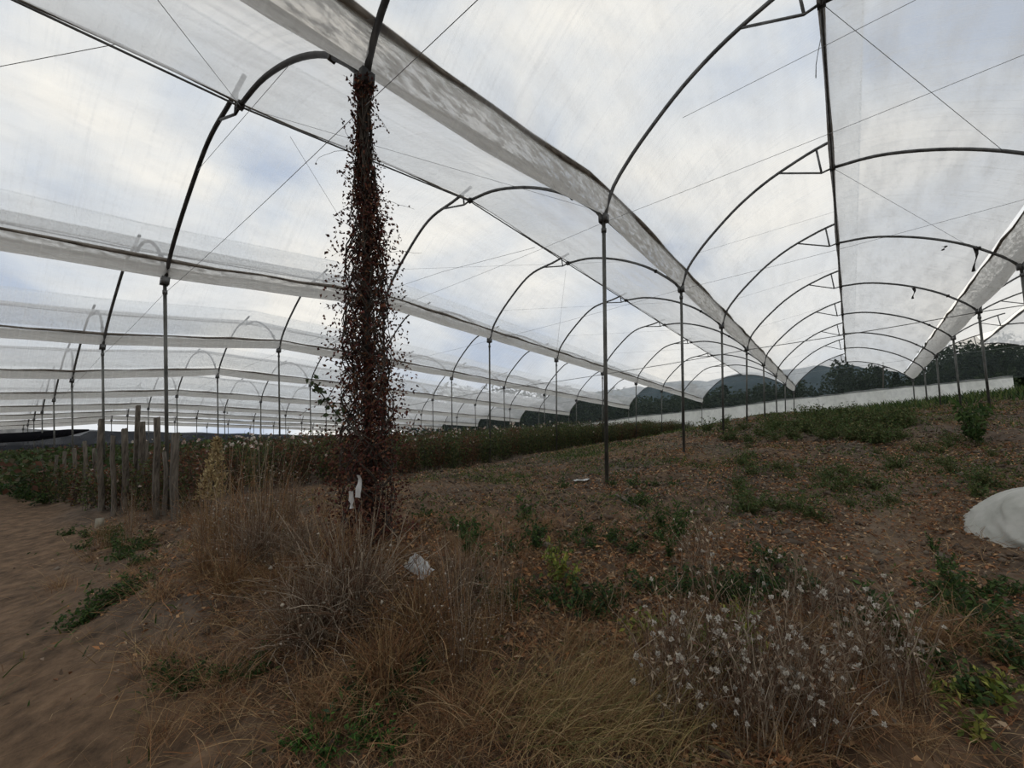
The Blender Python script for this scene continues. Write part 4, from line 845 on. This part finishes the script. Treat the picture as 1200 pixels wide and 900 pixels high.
# green weeds
many('bigweed', [(560, 700), (600, 715), (640, 712), (680, 720), (720, 712), (760, 705), (800, 702), (830, 700), (575, 712), (700, 725), (845, 712)], 'dark green weed in the leafy band across the centre foreground', 'weed', (0.65, 0.95))
many('bigweed', [(630, 640), (655, 655), (690, 650), (715, 640), (740, 650), (600, 655), (770, 640)], 'green weed patch on the soil right of the white scrap', 'weed', (0.5, 0.75))
many('weed', [(550, 640), (562, 660), (540, 625), (500, 610)], 'small green weed between the vine and the bare soil', 'weed', (0.8, 1.2))
many('tallweed', [(785, 660), (795, 640), (775, 625), (548, 655), (630, 650)], 'upright green weed on the edge of the bare plot', 'weed', (0.6, 0.9))
many('bigweed', [(850, 690), (870, 700), (890, 690), (905, 705), (935, 695), (860, 715), (900, 670)], 'dense green weed clump left of the sandy strip', 'weed', (0.6, 0.85))
place('tallweed', 1040, 765, 'tallest dark green upright weed at lower right', 'weed', 0.85)
place('tallweed', 1052, 770, 'upright green weed leaning beside the tallest one at lower right', 'weed', 0.65)
many('bigweed', [(985, 745), (1010, 742), (1062, 785), (1020, 790), (1140, 765), (1185, 775)], 'dark green weed in the lower right weed patch', 'weed', (0.33, 0.52))
many('tallweed', [(1095, 650), (1105, 680), (1115, 700), (1120, 720)], 'thin straggly weed below the white sack', 'weed', (0.4, 0.6))
many('weed', area(16, 1080, 1200, 690, 830), 'small green weed scattered below the white sack', 'weed', (0.7, 1.1))
many('bright', [(350, 885), (385, 892), (425, 890), (460, 898)], 'bright green leafy plant at the bottom edge left of centre', 'plant', (0.42, 0.6))
many('bigweed', [(430, 850), (460, 835), (480, 815), (410, 835), (495, 795)], 'dark green creeping ivy under the dry tangles', 'plant', (0.5, 0.75))
many('weed', [(90, 735), (105, 725), (120, 712), (135, 705), (150, 700), (160, 690)], 'dark green weed in the small strip beside the path', 'weed', (0.7, 1.0))
many('weed', [(200, 808), (215, 812), (235, 805), (260, 802), (285, 798), (305, 792), (190, 800)], 'small green weed in the thin line across the left foreground', 'weed', (0.5, 0.75))
many('weed', area(16, 65, 200, 625, 665), 'pale green weed on the bank by the stakes', 'weed', (0.7, 1.0))
many('lime', [(660, 680), (645, 672), (672, 690), (650, 690)], 'lime green young weed in the centre weed patch', 'weed', (0.9, 1.3))
many('lime', [(818, 770), (835, 780), (870, 760), (855, 800), (880, 770), (745, 755), (760, 748), (860, 740)], 'yellow green plant among the white seed heads', 'weed', (0.9, 1.4))
many('lime', [(1095, 825), (1130, 830), (1162, 818), (1150, 880), (1165, 835)], 'lime green broad leaved seedling at lower right', 'weed', (0.8, 1.1))
many('farweed', area(46, 850, 1180, 515, 620), 'low green weed growing between the old beds', 'weed', (0.6, 1.2))
many('weed', area(14, 600, 800, 560, 640), 'low weed on the bare soil near the second post', 'weed', (0.8, 1.3))
many('farweed', area(50, 830, 1060, 492, 522), 'tall green weed in the bank at the far end of the plot', 'weed', (1.3, 2.2))
many('farweed', area(28, 940, 1060, 490, 505), 'high green weed heap in front of the white end curtain', 'weed', (1.8, 2.6))
many('bigweed', area(16, 0, 70, 565, 590), 'dark green weed along the shaded left end of the crop', 'weed', (1.6, 2.6))
many('tallweed', [(1140, 520), (1150, 515), (1145, 525), (1135, 518)], 'dark bushy weed around the right hand post', 'weed', (1.8, 2.4))
# golden plume
B = G(243, 625); hgt = 110/FPX*depth(B); root = empty('golden_plume', B, 'golden feathery seed plume standing up before the rose crop', 'plant')
v, f = tube(np.array([B, B+[0.02, 0, hgt*0.5], B+[0, 0, hgt]]), [0.012, 0.009, 0.004], 5); obj('stalk', v, f, M['bark'], root)
n = 900; t = rng.uniform(0.35, 1, n); rr = 0.16*(1-((t-0.35)/0.65))**0.7*rng.uniform(0.2, 1, n)+0.01; a = rng.uniform(0, 6.3, n); C = B+np.stack([rr*np.cos(a), rr*np.sin(a), hgt*t], 1)
v, f, c = leaves(C, rng.normal(size=(n, 3))+[0, 0, 1], rng.normal(size=(n, 3)), 0.05, 0.022, mixcol(n, [(0.36, 0.27, 0.13), (0.28, 0.20, 0.10), (0.42, 0.34, 0.18)], 0.15)); obj('seed_plume', v, f, M['straw'], root, col=c)['kind'] = 'stuff'
# unused prototypes must not stay at the origin
for k, lst in PR.items():
    for i, o in enumerate(lst):
        if (k, i) not in PU:
            for ch in list(o.children): bpy.data.objects.remove(ch)
            bpy.data.objects.remove(o)
for i, o in enumerate(bproto):
    if i not in bused:
        for ch in list(o.children): bpy.data.objects.remove(ch)
        bpy.data.objects.remove(o)

# ------------------------------------------------------------------ turn the site frame into the level world
TI = TILT.inverted()
for o in list(SC.objects):
    if o.parent is None and o is not cam: o.matrix_basis = TI @ o.matrix_basis
